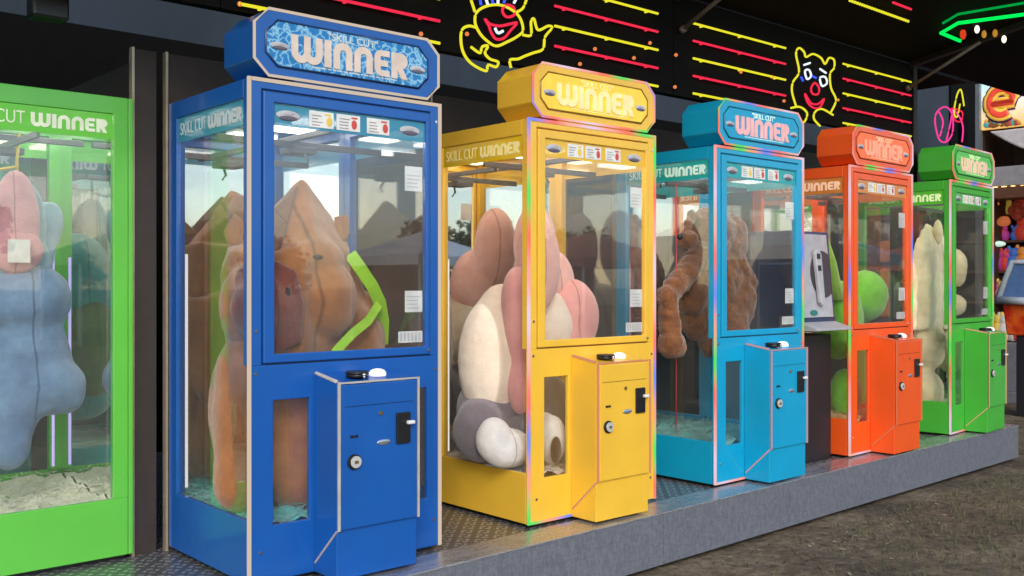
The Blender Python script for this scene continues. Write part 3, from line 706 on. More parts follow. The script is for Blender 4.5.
blob('ear', p, [(A(938, 232, 3.92), (.05, .04, .11))], CP, .01, (.01, .1))

# left green machine: blue plush with a pink lined ear, hung by a yellow and black cord
BP = plushmat('denim_plush', (.22, .36, .55), (.13, .22, .38))
BP2 = plushmat('pale_blue_plush', (.30, .46, .60))
PE = plushmat('ear_pink_plush', (.75, .36, .42))
q0 = atY(25, 400, 4.75)
p = plush('blue plush rabbit with a pink lined ear hanging in the bright green machine', (q0.x, q0.y, .35))
blob('body', p, [(A(20, 300, 4.85), (.22, .2, .19)), (A(22, 350, 4.85), (.2, .18, .22)), (A(35, 385, 4.82), (.22, .18, .15)), (A(62, 398, 4.78), (.1, .1, .08)), (A(8, 405, 4.75), (.13, .12, .2)), (A(10, 440, 4.72), (.09, .09, .14)), (A(52, 360, 4.85), (.09, .1, .13))], BP, .013, (.02, .12))
ea = blob('ear', p, [(A(18, 228, 4.80), (.125, .06, .24)), (A(18, 265, 4.80), (.15, .09, .15))], BP2, .011, (.01, .1))
m = MB(); m.ell(A(16, 224, 4.715), (.10, .035, .235)); m.ell(A(16, 250, 4.70), (.115, .03, .10)); m.build('ear_lining', PE, p, org=p.location)
blob('ear', p, [(A(42, 232, 4.95), (.09, .05, .16), rot(0, 20, 0)), (A(40, 262, 4.92), (.06, .05, .12), rot(0, 20, 0))], BP2, .011, (.01, .1))
m = MB(); qq = A(19, 251, 4.645); m.box(qq.x-.045, qq.x+.045, qq.y-.002, qq.y+.002, qq.z-.05, qq.z+.05); m.build('care_tag', PAPER, p, org=p.location)
m = MB(); qq = A(17, 178, 4.80); m.tube([qq, qq+Vector((0, 0, .08)), qq+Vector((.01, 0, .20))], .007, 8); m.tube([qq+Vector((0, 0, .05)), qq+Vector((-.08, 0, .03)), qq+Vector((-.15, 0, .06))], .007, 8)
m.build('hanging_cord', plain('yellow_cord', (.7, .5, .05), .5), p, org=p.location)
# teal machine toy
GP = plushmat('moss_plush', (.12, .2, .05)); TP = plushmat('teal_plush', (.06, .36, .34))
p = plush('teal and moss green plush in the teal machine behind', (1.2, 6.3, .25))
blob('body', p, [((1.25, 6.3, 1.15), (.28, .25, .35)), ((1.2, 6.28, .7), (.26, .25, .35))], TP, .02, (.03, .2))
blob('belly', p, [((1.2, 6.1, .8), (.2, .12, .3))], GP, .02, (.03, .2))

# ------------------------------------------------------------------ dark partition panels behind the machines
PAN = plain('brown_panel', (.036, .028, .023), .6)
TRIM = plain('brass_edge', (.5, .42, .3), .35, .5)
def partition(x0, x1, label, grp='dark panels behind the machines'):
    t = thing('partition_panel', label, 'panel', (x0, 4.44, -.02), 0, grp)
    MB().box(x0+.012, x1-.03, 4.44, 4.47, -.02, 2.23).build('board', PAN, t, org=t.location)
    MB().box(x0, x0+.0115, 4.432, 4.466, -.02, 2.235).build('edge_trim', TRIM, t, org=t.location)
for i in range(5):
    x = 1.80+i*1.487
    partition(x, x+1.487, 'dark brown panel standing behind the %s' % ['royal blue machine', 'yellow machine', 'turquoise machine', 'orange machine', 'machine at the far right end'][i])
partition(1.648, 1.79, 'narrow dark brown panel between the bright green and royal blue machines')
t = thing('partition_panel', 'dark panel running back behind the bright green machine', 'panel', (1.66, 4.5, -.02), 0, 'dark panels behind the machines')
MB().box(1.70, 1.73, 4.48, 6.9, -.02, 2.2).build('board', PAN, t, org=t.location)
# back wall of the stand and the slate canvas above it, put in for the sky
BW = plain('black_boards', (.004, .004, .004), .95, spec=.1)
MB().box(-3.5, 15, 7.1, 7.2, GZ, 2.96).build('back_wall', BW); tag(bpy.data.objects['back_wall'], 'black back wall of the stand running behind all machines', 'wall')
cv, nt_, b_ = nodes('slate_sky'); n_ = nse(nt_, coords(nt_, (1, 1, .4)), 1.2, 5, .5)
r_ = ramp(nt_, n_.outputs[0], [(.3, (.016, .025, .036)), (.7, (.025, .040, .058))]); nt_.links.new(r_.outputs[0], b_.inputs['Base Color']); b_.inputs['Roughness'].default_value = .9
bump(nt_, b_, n_.outputs[0], .5, .1)
MB().box(15.42, 24, 7.22, 7.3, GZ, 6.5).build('dark_masking', BW); tag(bpy.data.objects['dark_masking'], 'dark curtain added to cover the sky gap beyond the slate canvas', 'masking')  # dark sheet added to close off the bright sky gap
MB().box(-3.5, 15.4, 7.25, 7.27, 2.5, 5.6).build('sky_backdrop', cv); tag(bpy.data.objects['sky_backdrop'], 'slate blue canvas sheet put in for the sky above the black back wall', 'backdrop')

# ------------------------------------------------------------------ light board with neon
NEY, NER, NEW, NEB, NEP = glow('neon_yellow', (.80, .74, .03), 1.0), glow('neon_red', (1, .03, .08), .9), glow('neon_white', (.75, .85, 1), 1.2), glow('neon_blue', (.05, .1, 1), 1.2), glow('neon_pink', (1, .05, .35), 1.0)
BOARD = plain('black_fascia', (.003, .003, .003), .8, spec=.15)
bd = []
for i, (x0, x1) in enumerate(((-1.1, 1.86), (1.865, 4.83), (4.835, 7.83))):
    t = thing('light_board', ['black light board above the bright green machine', 'black light board above the royal blue and yellow machines, with the waving clown bear', 'black light board above the turquoise and orange machines, with the bear face'][i], 'light board', (x0, 4.0, 2.35), 0, 'light boards along the stand')
    MB().box(x0, x1, 4.0, 4.06, 2.355, 2.975).build('board', BOARD, t, org=t.location); bd.append(t)
fl = thing('awning_flap', 'black awning flap tilted up in front of the light boards', 'awning', (3, 4, 2.98))
f = MB(); f.prism([(-1.2, 4.0, 2.985), (-1.2, 2.7, 2.985+1.3*FLAP_S), (-1.2, 2.7, 3.025+1.3*FLAP_S), (-1.2, 4.0, 3.025)], (16, 0, 0)); f.build('sheet', BOARD, fl, org=fl.location)
for x in (1.86, 4.83, 7.8, 10.8):
  f = MB(); f.prism([(x-.03, 3.99, 2.94), (x-.03, 2.75, 2.94+1.24*FLAP_S), (x-.03, 2.75, 2.984+1.25*FLAP_S), (x-.03, 3.99, 2.984)], (.06, 0, 0))
  f.build('rib', plain('black_rib', (.012, .012, .012), .5), fl, org=fl.location)
f = MB(); f.box(-1.2, 9, 4.07, 5.0, 2.99, 3.04); f.build('stand_roof', BOARD); tag(bpy.data.objects['stand_roof'], 'black roof sheet over the back of the stand', 'roof')
# stays
for i, x in enumerate((4.89, 7.74)):
    m = MB(); m.tube([(x, 3.985, 2.76), (x, 3.40, 2.975+.6*FLAP_S-.05)], .014, 8)
    m.tube([(x, 3.99, 2.76), (x, 3.96, 2.77)], .022, 8)
    tag(m.build('awning_stay', plain('grey_stay', (.16, .14, .13), .5)), ['grey awning stay nearest the turquoise machine sign', 'grey awning stay above the green machine at the far right'][i], 'stay', 'stays propping the awning')
# legs of the awning at the end of the stand
m = MB(); m.box(7.86, 7.92, 3.99, 4.07, -.01, 2.98); tag(m.build('stand_post', plain('black_post', (.01, .01, .01), .5)), 'black post at the right end of the light boards', 'post')

def neon_line(t, xa, xb, z, mat):
    m = MB(); m.tube([(xa, 3.972, z), (xb, 3.972, z)], .0075, 8)
    for q in range(3):
        x = xa+(xb-xa)*(.1+.4*q); m.box(x-.006, x+.006, 3.978, 4.0, z-.006, z+.006)
    m.build('neon_tube', mat, t, org=t.location)
ZL = [2.82, 2.71, 2.60, 2.49, 2.38]
for (t, segs) in ((bd[0], [(-.95, .3), (.8, 1.75)]), (bd[1], [(1.93, 3.0), (3.79, 4.65)]), (bd[2], [(4.99, 6.0), (6.75, 7.78)])):
    for (a, b) in segs:
        for k, z in enumerate(ZL): neon_line(t, a, b, z, NEY if k % 2 == 0 else NER)
def smooth_path(pts, closed=False, n=5):
    out = []; N = len(pts); g = (lambda i: pts[i % N]) if closed else (lambda i: pts[max(0, min(N-1, i))])
    for i in range(N if closed else N-1):
        p0, p1, p2, p3 = g(i-1), g(i), g(i+1), g(i+2)
        for k in range(n):
            t = k/n
            out.append(.5*((2*p1)+(p2-p0)*t+(2*p0-5*p1+4*p2-p3)*t*t+(3*p1-p0-3*p2+p3)*t**3))
    if not closed: out.append(pts[-1])
    return out
def neon_fig(name, label, parts, Y=3.965):
    c = None
    for mat, polys in parts:
        pass
    allp = [q for mat, polys in parts for pl_, cl in polys for q in pl_]
    base = atY(sum(q[0] for q in allp)/len(allp), max(q[1] for q in allp), Y)
    t = thing(name, label, 'neon sign', base, 0)
    nm = {NEY.name: 'yellow_tube', NER.name: 'red_tube', NEW.name: 'white_tube', NEB.name: 'blue_tube', NEP.name: 'pink_tube'}
    for mat, polys in parts:
        for pl_, cl in polys:
            m = MB(); m.tube(smooth_path([atY(q[0], q[1], Y) for q in pl_], cl), .0072, 8, closed=cl)
            m.build(nm[mat.name], mat, t, org=t.location)
    return t
# first figure: clown bear leaning out with both hands (generic fairground design)
neon_fig('neon_clown', 'neon clown bear with striped cap pointing right above the yellow machine', [
    (NEY, [([(475, 22), (477, 12), (487, 6), (500, 5), (512, 10), (520, 18), (523, 30), (518, 36), (507, 42), (496, 46), (486, 40), (479, 32)], True),
           ([(471, 0), (475, 12)], False), ([(527, -2), (523, 8), (517, 12)], False),
           ([(477, 28), (469, 26), (462, 30), (461, 42), (464, 54), (472, 64), (486, 71), (488, 65), (496, 67), (498, 62), (490, 59), (485, 53), (488, 46), (482, 47), (480, 53), (471, 47)], False),
           ([(523, 35), (531, 35), (531, 22), (534, 19), (538, 30), (548, 26), (552, 28), (545, 37), (543, 49), (533, 53), (525, 56), (518, 59), (510, 60), (511, 68)], False)]),
    (NER, [([(503, 8), (508, 5), (514, 8), (514, 15), (507, 17), (503, 13)], True), ([(485, 19), (490, 24), (500, 26), (510, 24), (517, 23), (511, 30), (504, 38), (496, 39), (491, 32), (489, 26)], True)]),
    (NEW, [([(495, 28), (498, 33), (503, 31)], False), ([(486, -1), (488, 5)], False), ([(498, -2), (498, 4)], False), ([(516, -1), (514, 3)], False)]),
    (NEB, [([(480, -2), (481, 5)], False), ([(492, -2), (493, 4)], False), ([(505, -2), (504, 3)], False)])])
neon_fig('neon_bear', 'neon bear face with red nose and bow above the turquoise machine sign', [
    (NEY, [([(796, 106), (792, 92), (793, 82), (799, 72), (796, 54), (799, 48), (804, 52), (806, 57), (813, 54), (821, 58), (825, 64), (829, 58), (834, 60), (834, 68), (830, 74), (831, 88), (836, 100), (831, 112)], False),
           ([(791, 108), (800, 107), (807, 113), (805, 121), (801, 123)], False), ([(833, 115), (822, 109), (815, 112), (814, 119), (820, 126)], False)]),
    (NEW, [([(805, 71), (807, 79), (811, 76), (809, 70)], True), ([(820, 78), (822, 86), (827, 83), (825, 77)], True), ([(804, 65), (810, 63)], False), ([(820, 69), (826, 73)], False)]),
    (NEB, [([(801, 77), (803, 81)], False), ([(812, 76), (816, 78)], False)]),
    (NER, [([(812, 86), (815, 83), (819, 88), (818, 94), (813, 94), (811, 90)], True), ([(805, 94), (811, 103), (818, 104), (824, 99), (820, 107), (814, 108), (808, 103)], True)])])
# wheel figure beyond the end of the boards
t = neon_fig('neon_figure', 'pink and purple neon wheel with a yellow figure above the rightmost machine', [
    (NEP, [([(935, 122), (937, 112), (944, 107), (950, 110), (953, 120), (952, 134), (946, 142), (939, 139)], True), ([(953, 108), (950, 125), (946, 142)], False), ([(954, 110), (960, 118), (963, 128), (962, 142)], False), ([(939, 112), (943, 122), (940, 136)], False)]),
    (NER, [([(951, 109), (955, 120), (961, 121), (962, 112)], True)]),
    (NEY, [([(964, 106), (961, 90), (957, 95), (954, 112), (957, 117), (960, 104)], False)])], Y=4.3)
m = MB(); q = atY(968, 120, 4.32); m.box(q.x-.08, q.x+.03, 4.33, 4.38, 2.2, 3.0); m.build('mount', BOARD, t, org=t.location)
# festoon bulbs
BULB = glow('warm_bulb', (1, .28, .08), .8)
for i, (px, py) in enumerate(((595, 49), (580, 64), (634, 58), (650, 43), (467, 34), (676, 55), (675, 87), (741, 72), (772, 77), (784, 101), (838, 100), (240, 4), (421, 34))):
    q = atY(px, py, 3.975); t = thing('bulb', 'small warm round bulb on the black light board', 'bulb', q, 0, 'warm bulbs on the light boards')
    m = MB(); m.ell(q, (.011, .011, .011), seg=10, rings=8); m.build('globe', BULB, t, org=q); m = MB(); m.cyl(q+Vector((0, .012, 0)), (0, 1, 0), .008, .012, 8); m.build('socket', BLACK, t, org=q)
# neon on the flap
def flap_tube(name, label, pts, mat, r=.008, closed=False, dots=False):
    w3 = [at_flap(*q) for q in pts]; t = thing(name, label, 'neon sign', w3[0])
    m = MB()
    if dots:
        for k in range(26): m.ell(w3[0].lerp(w3[1], k/25), (.010, .010, .010), seg=8, rings=6)
    else: m.tube(w3, r, 8, closed=closed)
    m.build('tube', mat, t, org=t.location); return t
flap_tube('light_chain', 'dotted yellow light chain under the awning', [(850, -4), (908, 17)], NEY, dots=True)
flap_tube('neon_tube', 'short red neon tube under the awning, right of the dotted chain', [(893, -2), (911, 5)], NER)
GN = glow('neon_green', (.0, .8, .08), 1.3)
hx = flap_tube('neon_hexagon', 'bright green neon hexagon frame hanging top right', [(1034, 9), (958, 19), (941, 29), (960, 37)], GN, .013)
w3 = [at_flap(*q) for q in [(1034, -3), (958, 10), (943, 19)]]; m = MB(); m.tube(w3, .009, 8); m.build('tube', glow('neon_green_dim', (0, .4, .06), .8), hx, org=hx.location)
for i, (px, py, mt) in enumerate(((977, 26, 'w'), (1004, 36, 'w'), (984, 31, 'o'), (963, 31, 'r'), (995, 30, 'o'))):
    q = at_flap(px, py); m = MB(); m.ell(q+Vector((0, 0, .005)), (.018, .018, .03) if mt != 'r' else (.03, .02, .04), seg=12, rings=8)
    tag(m.build('lamp', {'w': glow('lamp_white', (1, .9, .7), 1.5), 'o': plain('orange_lamp', (.4, .2, .03), .4, 0, (1, .45, .05), .25), 'r': glow('lamp_red', (.8, .06, .02), .8)}[mt]), ['small white lamp under the green neon hexagon, the left one of two', 'small white lamp under the green neon hexagon, the right one of two', 'amber lamp beside the left white lamp', 'red lamp inside the tip of the green hexagon', 'dim amber lamp between the two white lamps'][i], 'lamp')
# floodlight top left
q = atY(48, 8, 4.3); t = thing('floodlight', 'small black floodlight hanging at the top left of the picture', 'floodlight', q)
m = MB(); m.box(q.x-.07, q.x+.07, q.y-.05, q.y+.05, q.z-.05, q.z+.06); m.build('housing', BLACK, t, org=q, bevel=.01)
m = MB(); m.tube([(q.x, q.y, q.z+.06), (q.x, q.y, q.z+.5)], .01); m.build('bracket', BLACK, t, org=q)

# ------------------------------------------------------------------ payment kiosk
kx0, kx1, kyf, kyb = 5.80, 6.22, 3.74, 4.12
t = thing('payment_kiosk', 'grey payment kiosk on a black pedestal between the turquoise and orange machines', 'kiosk', (kx0, kyf, 0))
GREYP, NAVY = plain('grey_panel', (.40, .40, .43), .4), paint('navy_panel', (.018, .035, .10), .35)
MB().box(kx0+.0, kx1-.02, kyf, kyb-.04, -.02, .84).build('pedestal', plain('pedestal_black', (.018, .016, .018), .4), t, org=t.location, bevel=.006)
m = MB(); m.prism([(kx0-.05, kyf-.03, .9), (kx0-.05, kyf+.03, 1.54), (kx0-.05, kyb+.1, 1.54), (kx0-.05, kyb+.1, .86), (kx0-.05, kyf, .86)], (.46, 0, 0)); m.build('housing', NAVY, t, org=t.location, bevel=.008)
m = MB(); m.prism([(kx0-.03, kyf-.036, .96), (kx0-.03, kyf+.021, 1.52), (kx0-.03, kyf+.026, 1.52), (kx0-.03, kyf-.031, .96)], (.40, 0, 0)); m.build('front_panel', GREYP, t, org=t.location)
def onface(x, z, d): return Vector((x, kyf-.036+(z-.96)*.057/.56-d, z))
c = onface(kx0+.19, 1.25, 0); m = MB(); m.prism([onface(min(kx0+.366, kx0+.28+.15*math.cos(a*math.pi/16)), 1.25+.16*math.sin(a*math.pi/16), .001) for a in range(32) if kx0+.28+.15*math.cos(a*math.pi/16) < kx0+.40], (0, -.004, 0)); m.build('round_emblem', plain('emblem_dark', (.05, .045, .05), .4), t, org=t.location)
m = MB(); m.prism([onface(kx0+.175, 1.06, .006), onface(kx0+.19, 1.04, .006), onface(kx0+.215, 1.04, .006), onface(kx0+.23, 1.06, .006), onface(kx0+.235, 1.38, .006), onface(kx0+.215, 1.415, .006), onface(kx0+.18, 1.415, .006), onface(kx0+.16, 1.38, .006)], (0, -.03, 0)); k = m.build('card_reader', plain('reader_grey', (.42, .42, .44), .4), t, org=t.location, bevel=.006)
m = MB()
for z in (1.37, 1.29): m.prism([onface(kx0+.172, z-.018, .037), onface(kx0+.208, z-.018, .037), onface(kx0+.208, z+.018, .037), onface(kx0+.172, z+.018, .037)], (0, -.004, 0))
m.build('keys', BLACK, k, org=t.location)
m = MB(); m.prism([(kx0-.04, kyf-.03, .93), (kx0-.04, kyf-.16, .89), (kx0-.04, kyf-.16, .875), (kx0-.04, kyf, .87)], (.44, 0, 0)); m.build('ledge', GREYP, t, org=t.location, bevel=.003)
m = MB(); m.prism([onface(kx0+.13+.045*math.cos(a*math.pi/8), .99+.02*math.sin(a*math.pi/8), .001) for a in range(16)], (0, -.003, 0)); m.build('badge', plain('green_badge', (.02, .18, .16), .4), t, org=t.location)

# ------------------------------------------------------------------ food stall at the right
SX = 13.0
def sb(m, pya, pyb, pza, pzb, x0, x1): pass
st = thing('food_stall', 'fairground stall with a colourful sign, white scoop canopy and grey counter at the right edge', 'stall', (SX, 4, GZ))
ya, yb = 5.66, 1.4
m = MB(); m.box(SX+.9, SX+1.0, yb, ya, GZ, 3.9); m.box(SX, SX+.9, ya, ya+.06, GZ, 3.9); m.box(SX, SX+.9, yb, ya, 3.74, 3.85); m.build('wall', plain('stall_inside', (.05, .022, .012), .7), st, org=st.location)
m = MB(); m.box(SX-.05, SX+.25, yb, ya+.05, GZ+.0, GZ+.14); m.box(SX, SX+.6, yb, ya, GZ+.14, GZ+.75); m.build('counter', plain('stall_grey', (.2, .2, .23), .45), st, org=st.location, bevel=.01)
def q2(px, py, X=SX): return atX(px, py, X)
z1, z0 = 3.73, 3.14
def sign_print():
    m, nt, b = nodes('stall_sign_print'); v = coords(nt)
    sx = nt.nodes.new('ShaderNodeSeparateXYZ'); nt.links.new(v, sx.inputs[0])
    mr = nt.nodes.new('ShaderNodeMapRange'); mr.inputs['From Min'].default_value = -z0+2*z0-GZ-.0; mr.inputs['From Max'].default_value = z1-GZ
    nt.links.new(sx.outputs['Z'], mr.inputs['Value'])
    r = ramp(nt, mr.outputs[0], [(0, (.8, .45, .12)), (.3, (.85, .62, .35)), (.55, (.8, .75, .62)), (1, (.45, .75, .72))]); nt.links.new(r.outputs[0], b.inputs['Base Color'])
    nt.links.new(r.outputs[0], b.inputs['Emission Color']); b.inputs['Emission Strength'].default_value = .35; return m
m = MB(); m.box(SX-.08, SX-.02, yb, ya, z0, z1); sg = m.build('sign', sign_print(), st, org=st.location)
m = MB(); m.box(SX-.12, SX-.03, ya+.005, ya+.06, GZ+.0, z1); m.build('corner_post', plain('stall_post', (.25, .28, .3), .3, .5), st, org=st.location)
# swirl letter e in three colours
def swirl(py0, scale, r, mat, off, nm):
    m = MB(); cy, cz = q2(1005, 103).y, q2(1005, 103).z; pts = []
    pts.append(Vector((SX-.09-off, cy+.15*scale, cz-.02)))
    for k in range(22):
        a = R(-5+k*310/21); pts.append(Vector((SX-.09-off, cy-.17*scale*math.cos(a)*1.0, cz+.19*scale*math.sin(a)+.0)))
    m.tube(pts, r, 8); bmesh.ops.scale(m.bm, vec=(.12, 1, 1), verts=m.bm.verts, space=Matrix.Translation((-(SX-.09-off), 0, 0)))
    m.build(nm, mat, sg, org=st.location)
swirl(0, .86, .10, plain('purple_ink', (.16, .04, .3), .5), 0, 'lettering'); swirl(0, .86, .078, plain('gold_ink', (.85, .5, .06), .5, 0, (.85, .5, .06), .3), .016, 'lettering'); swirl(0, .86, .038, plain('scarlet_ink', (.7, .06, .03), .5, 0, (.7, .06, .03), .3), .03, 'lettering')
m = MB()
cols = [plain('dot_red', (.7, .1, .06), .5), plain('dot_orange', (.85, .4, .08), .5), plain('dot_teal', (.08, .5, .5), .5), plain('dot_brown', (.3, .1, .03), .5)]
rr_ = random.Random(3)
for k in range(26):
    q = q2(rr_.uniform(988, 1024), rr_.uniform(112, 131)); m.mi = rr_.randrange(4); m.ell((SX-.085, q.y, min(max(q.z, z0+.05), z1-.05)), (.004, rr_.uniform(.02, .06), rr_.uniform(.015, .04)), rot(rr_.uniform(0, 90)), seg=8, rings=6)
m.build('sprinkles', cols, sg, org=st.location)
# white scoop canopy under the sign
m = MB(); za = z0-.03; pts = []
for k in range(9):
    a = k/8; pts.append((SX-.1, ya-.1-.75*a, za-.34*math.sin(a*math.pi/2)))
pts += [(SX-.1, yb, za-.34), (SX-.1, yb, za)]
m.prism(pts, (.45, 0, 0)); m.build('scoop_canopy', plain('canopy_white', (.62, .56, .54), .4), st, org=st.location, bevel=.02)
m = MB(); m.box(SX-.02, SX+.5, yb, ya, 2.42, 2.66); m.build('shelf', plain('shelf_grey', (.3, .28, .29), .5), st, org=st.location)
m = MB(); m.box(SX-.03, SX+.4, yb, ya, 2.26, 2.40); m.build('beam', plain('beam_brown', (.13, .05, .025), .5), st, org=st.location)
# goods and lamps in the stall
items = [(993, 205, .10, .12, (.5, .14, .03), 'amber lantern hanging in the stall beside the rightmost machine', 'lantern'), (1004, 222, .12, .08, (.4, .1, .03), 'large orange lit prize heap under the stall beam', 'prize heap'), (1017, 212, .12, .14, (.3, .04, .02), 'dark red plush cluster at the right edge of the stall', 'plush'), (1000, 244, .12, .05, (.5, .75, .6), 'small pale lit panel in the stall', 'display')]
for i, (px, py, ry, rz_, col, lab, cat) in enumerate(items):
    q = q2(px, py, SX+.45); t = thing(cat.replace(' ', '_'), lab, cat, q-Vector((0, 0, rz_)))
    m = MB()
    for k in range(1 if i == 3 else 5):
        dy, dz = ((rr_.uniform(-.7, .7)*ry, rr_.uniform(-.7, .7)*rz_) if k else (0, 0))
        m.ell((q.x+rr_.uniform(-.05, .05), q.y+dy, q.z+dz), (.08, ry*(.75 if not k else .45), rz_*(.75 if not k else .45)), seg=12, rings=8)
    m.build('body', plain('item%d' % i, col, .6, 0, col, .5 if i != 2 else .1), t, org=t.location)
lb = ['small red toy', 'small orange toy', 'small yellow toy', 'small blue toy', 'small magenta toy', 'small white toy']
cl = [(.6, .05, .03), (.7, .25, .04), (.7, .5, .08), (.05, .15, .5), (.5, .05, .3), (.6, .55, .5)]
for k in range(34):
    ci = rr_.randrange(6); row = k % 5
    q = q2(rr_.uniform(994, 1027), 0, SX+.3+.1*row); zz = [.46, .95, 1.35, 1.75, 2.1][row]
    t = thing('stall_toy', '%s on the shelves of the stall at the right edge' % lb[ci], 'toy', (q.x, q.y, zz), 0, lb[ci]+'s on the stall shelves')
    m = MB(); sz = rr_.uniform(.07, .13); m.ell((q.x, q.y, zz+sz*.8), (sz*.8, sz*.8, sz)); m.ell((q.x, q.y, zz+sz*2), (sz*.55, sz*.55, sz*.55)); m.ell((q.x-.02, q.y-sz*.45, zz+sz*2.5), (sz*.2, sz*.2, sz*.3)); m.ell((q.x-.02, q.y+sz*.45, zz+sz*2.5), (sz*.2, sz*.2, sz*.3))
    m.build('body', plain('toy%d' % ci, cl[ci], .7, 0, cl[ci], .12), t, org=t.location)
for row, zz in enumerate((.46, .95, 1.35, 1.75, 2.1)):
    if row: MB().box(SX+.2+.1*row, SX+.88, yb, ya-.002, zz-.03, zz-.002).build('shelf', plain('beam_brown', (.13, .05, .025), .5), st, org=st.location)
LS = glow('stall_lamp', (1, .55, .2), 3)
for k in range(4):
    q = q2(995+9*k, 188, SX+.1); t = thing('stall_lamp', 'warm round lamp under the beam of the stall', 'lamp', q, 0, 'warm lamps under the stall beam')
    m = MB(); m.ell(q, (.035, .035, .035)); m.build('globe', LS, t, org=q); m = MB(); m.cyl(q+Vector((0, 0, .03)), (0, 0, 1), .012, .05, 8); m.build('socket', BLACK, t, org=q)
t = thing('padded_tower', 'purple post with orange pads reflected in the machine at the far right end', 'padded post', (12.5, 3.2, GZ))
m = MB(); m.box(12.35, 12.75, 2.95, 3.5, GZ, 2.3); m.build('post', plain('purple_post', (.10, .03, .12), .5), t, org=t.location)
for zz in (.75, 1.1, 1.45):
    m = MB(); m.box(12.27, 12.349, 2.92, 3.53, zz, zz+.28); m.build('pad', plain('orange_pad', (.7, .16, .04), .5), t, org=t.location, bevel=.035)
# tilted game cabinet with blue white top and red base
t = thing('game_cabinet', 'tilted blue and white game cabinet with a flame red base, right edge', 'game cabinet', (11.6, 4.2, GZ))
P1, P2, P3, P4 = atX(998, 300, 11.7), atX(1013, 262, 11.9), atX(1040, 262, 11.9), atX(1040, 302, 11.7)
m = MB(); m.prism([P1, P2, P3, P4], (.12, 0, -.05)); m.build('play_field', plain('field_blue', (.06, .12, .26), .25, 0, (.2, .35, .6), .03), t, org=t.location)
m = MB(); m.tube([P1-Vector((.02, 0, 0)), P2-Vector((.02, 0, 0)), P3-Vector((.02, 0, 0))], .035, 8); m.tube([P1-Vector((.02, 0, 0)), P4-Vector((.02, 0, 0))], .045, 8); m.build('rim', plain('rim_white', (.4, .45, .5), .3), t, org=t.location)
a_, b2, c_, d_ = atX(1002, 304, 11.72), atX(1006, 335, 11.72), atX(1045, 337, 11.72), atX(1045, 304, 11.72)
m = MB(); m.prism([a_, b2, c_, d_], (.3, 0, 0))
def flame():
    m, nt, b = nodes('flame_print'); n = nse(nt, coords(nt), 5, 4); r = ramp(nt, n.outputs[0], [(.35, (.5, .02, .01)), (.5, (.7, .12, .01)), (.62, (.35, .01, .12)), (.75, (.8, .3, .02))]); nt.links.new(r.outputs[0], b.inputs['Base Color']); b.inputs['Roughness'].default_value = .3; return m
m.build('flame_base', flame(), t, org=t.location, bevel=.02)
m = MB(); m.box(11.75, 12.0, c_.y, b2.y-.1, GZ, b2.z-.002); m.build('pedestal', plain('pedestal_dark', (.015, .015, .02), .5), t, org=t.location)

# ------------------------------------------------------------------ the fairground opposite (seen in the mirrors and the glass)
def tree(x, y, h, r, k):
    t = thing('tree', 'leafy tree %s the fairground' % ['at the edge of', 'beyond'][k % 2], 'tree', (x, y, GZ), 0, 'trees across the fairground')
    m = MB(); m.tube([(0, 0, 0), (.1, 0, h*.3), (0, .1, h*.6)], .22, 8, r2=.08)
    for q in range(4):
        a = q*1.6; m.tube([(0, 0, h*.3), (math.cos(a)*r*.5, math.sin(a)*r*.5, h*.6)], .09, 6, r2=.03)
    m.build('trunk', plain('bark', (.06, .045, .03), .9), t)
    m = MB(); rd = random.Random(k)
    for c in range(26):
        a = rd.uniform(0, 6.28); rr = r*rd.uniform(.1, .85); cx_, cy_, cz_ = math.cos(a)*rr, math.sin(a)*rr, h*rd.uniform(.35, .92)
        cr = r*.36
        for l in range(60):
            v = Vector((rd.gauss(0, 1), rd.gauss(0, 1), rd.gauss(0, .8))).normalized()*cr*rd.uniform(.5, 1)
            p = Vector((cx_, cy_, cz_))+v; s = rd.uniform(.12, .26)
            a1 = Vector((rd.gauss(0, 1), rd.gauss(0, 1), rd.gauss(0, 1))).normalized()*s; a2 = a1.orthogonal().normalized()*s*.7
            m.bm.faces.new([m.bm.verts.new(p+a1), m.bm.verts.new(p+a2), m.bm.verts.new(p-a1), m.bm.verts.new(p-a2)])
    m.build('crown', plain('leaves', (.055, .085, .03), .8), t)
for k in range(18):
    a = k/17; tree(-38+112*a+random.uniform(-2, 2), -46-random.uniform(0, 9), random.uniform(4.2, 6.5), random.uniform(2.4, 3.4), k)
for k in range(4): tree(-30-random.uniform(0, 4), -14+11*k, random.uniform(5, 7), 3, 30+k)
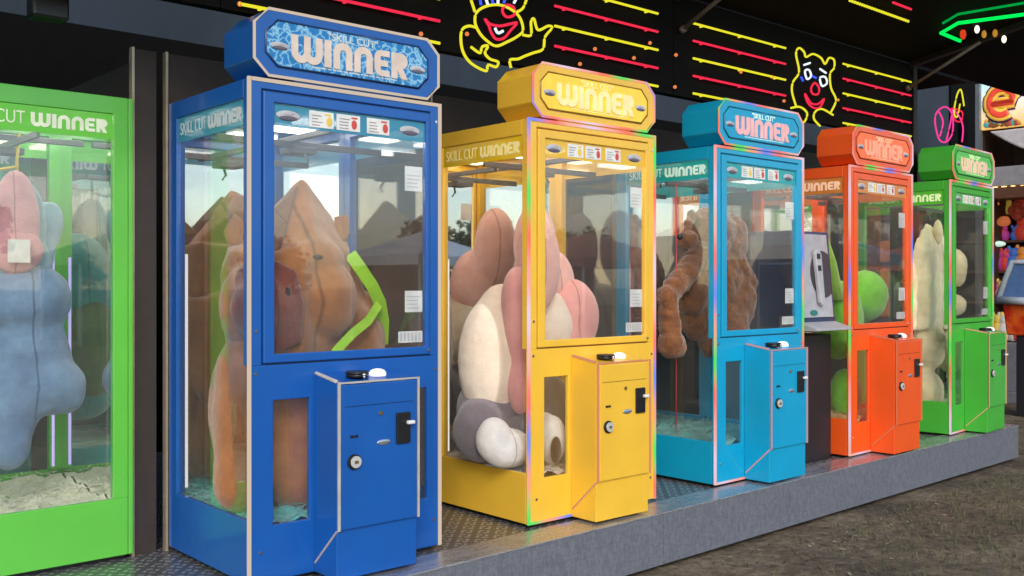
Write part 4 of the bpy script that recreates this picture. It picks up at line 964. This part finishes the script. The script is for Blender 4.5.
def tent(x, y, w_, d2, col, lab):
    t = thing('market_tent', lab, 'tent', (x, y, GZ), 0, 'tents across the way')
    for a in (0, 1):
        for b in (0, 1):
            m = MB(); m.box(a*w_-.03, a*w_+.03, b*d2-.03, b*d2+.03, 0, 2.2); m.build('pole', WHITE, t)
    m = MB(); A_ = [m.bm.verts.new(q) for q in ((-.2, -.2, 2.2), (w_+.2, -.2, 2.2), (w_+.2, d2+.2, 2.2), (-.2, d2+.2, 2.2), (w_/2, d2/2, 3.0))]
    B_ = [m.bm.verts.new(q) for q in ((-.2, -.2, 1.95), (w_+.2, -.2, 1.95), (w_+.2, d2+.2, 1.95), (-.2, d2+.2, 1.95))]
    for i in range(4): m.bm.faces.new((A_[i], A_[(i+1) % 4], A_[4])); m.bm.faces.new((A_[i], B_[i], B_[(i+1) % 4], A_[(i+1) % 4]))
    m.build('roof', plain('tent_'+lab[:5], col, .7), t)
    m = MB(); m.box(.1, w_-.1, d2-.6, d2-.1, 0, .9); m.box(.05, w_-.05, .0, .04, 0, 2.1); m.build('counter', plain('tentc_'+lab[:5], mul(col, .5), .6), t)
tent(14, -15, 3.5, 3, (.75, .73, .68), 'white market tent opposite the orange machine')
tent(19.5, -15, 3.5, 3, (.35, .1, .06), 'rust red market tent opposite')
tent(26, -16, 4, 3, (.7, .7, .7), 'pale market tent furthest along the way')
tent(8, -19, 3.5, 3, (.2, .3, .2), 'green market tent opposite the yellow machine')

tent(16, -5.5, 3, 3, (.72, .66, .5), 'cream tent beside the path, nearest the stand')
tent(21, -7, 3, 3, (.1, .25, .35), 'blue tent beside the path')
tent(30, -6, 4, 3, (.7, .68, .64), 'white tent far down the path')
tent(36, -11, 4, 3, (.4, .08, .05), 'dark red tent far down the path')
for k in range(9): tree(48+k*4+random.uniform(-1, 1), -14-k*2+random.uniform(-2, 2), random.uniform(5, 8), 3.2, 60+k)

# ------------------------------------------------------------------ render settings
scene.render.engine = 'CYCLES'
try:
    scene.cycles.transparent_max_bounces = 40; scene.cycles.max_bounces = 10; scene.cycles.glossy_bounces = 6
except Exception: pass
scene.render.resolution_x = 1024; scene.render.resolution_y = 576
vs = scene.view_settings; vs.view_transform = 'Standard'; vs.look = 'None'; vs.gamma = 1; vs.exposure = .7
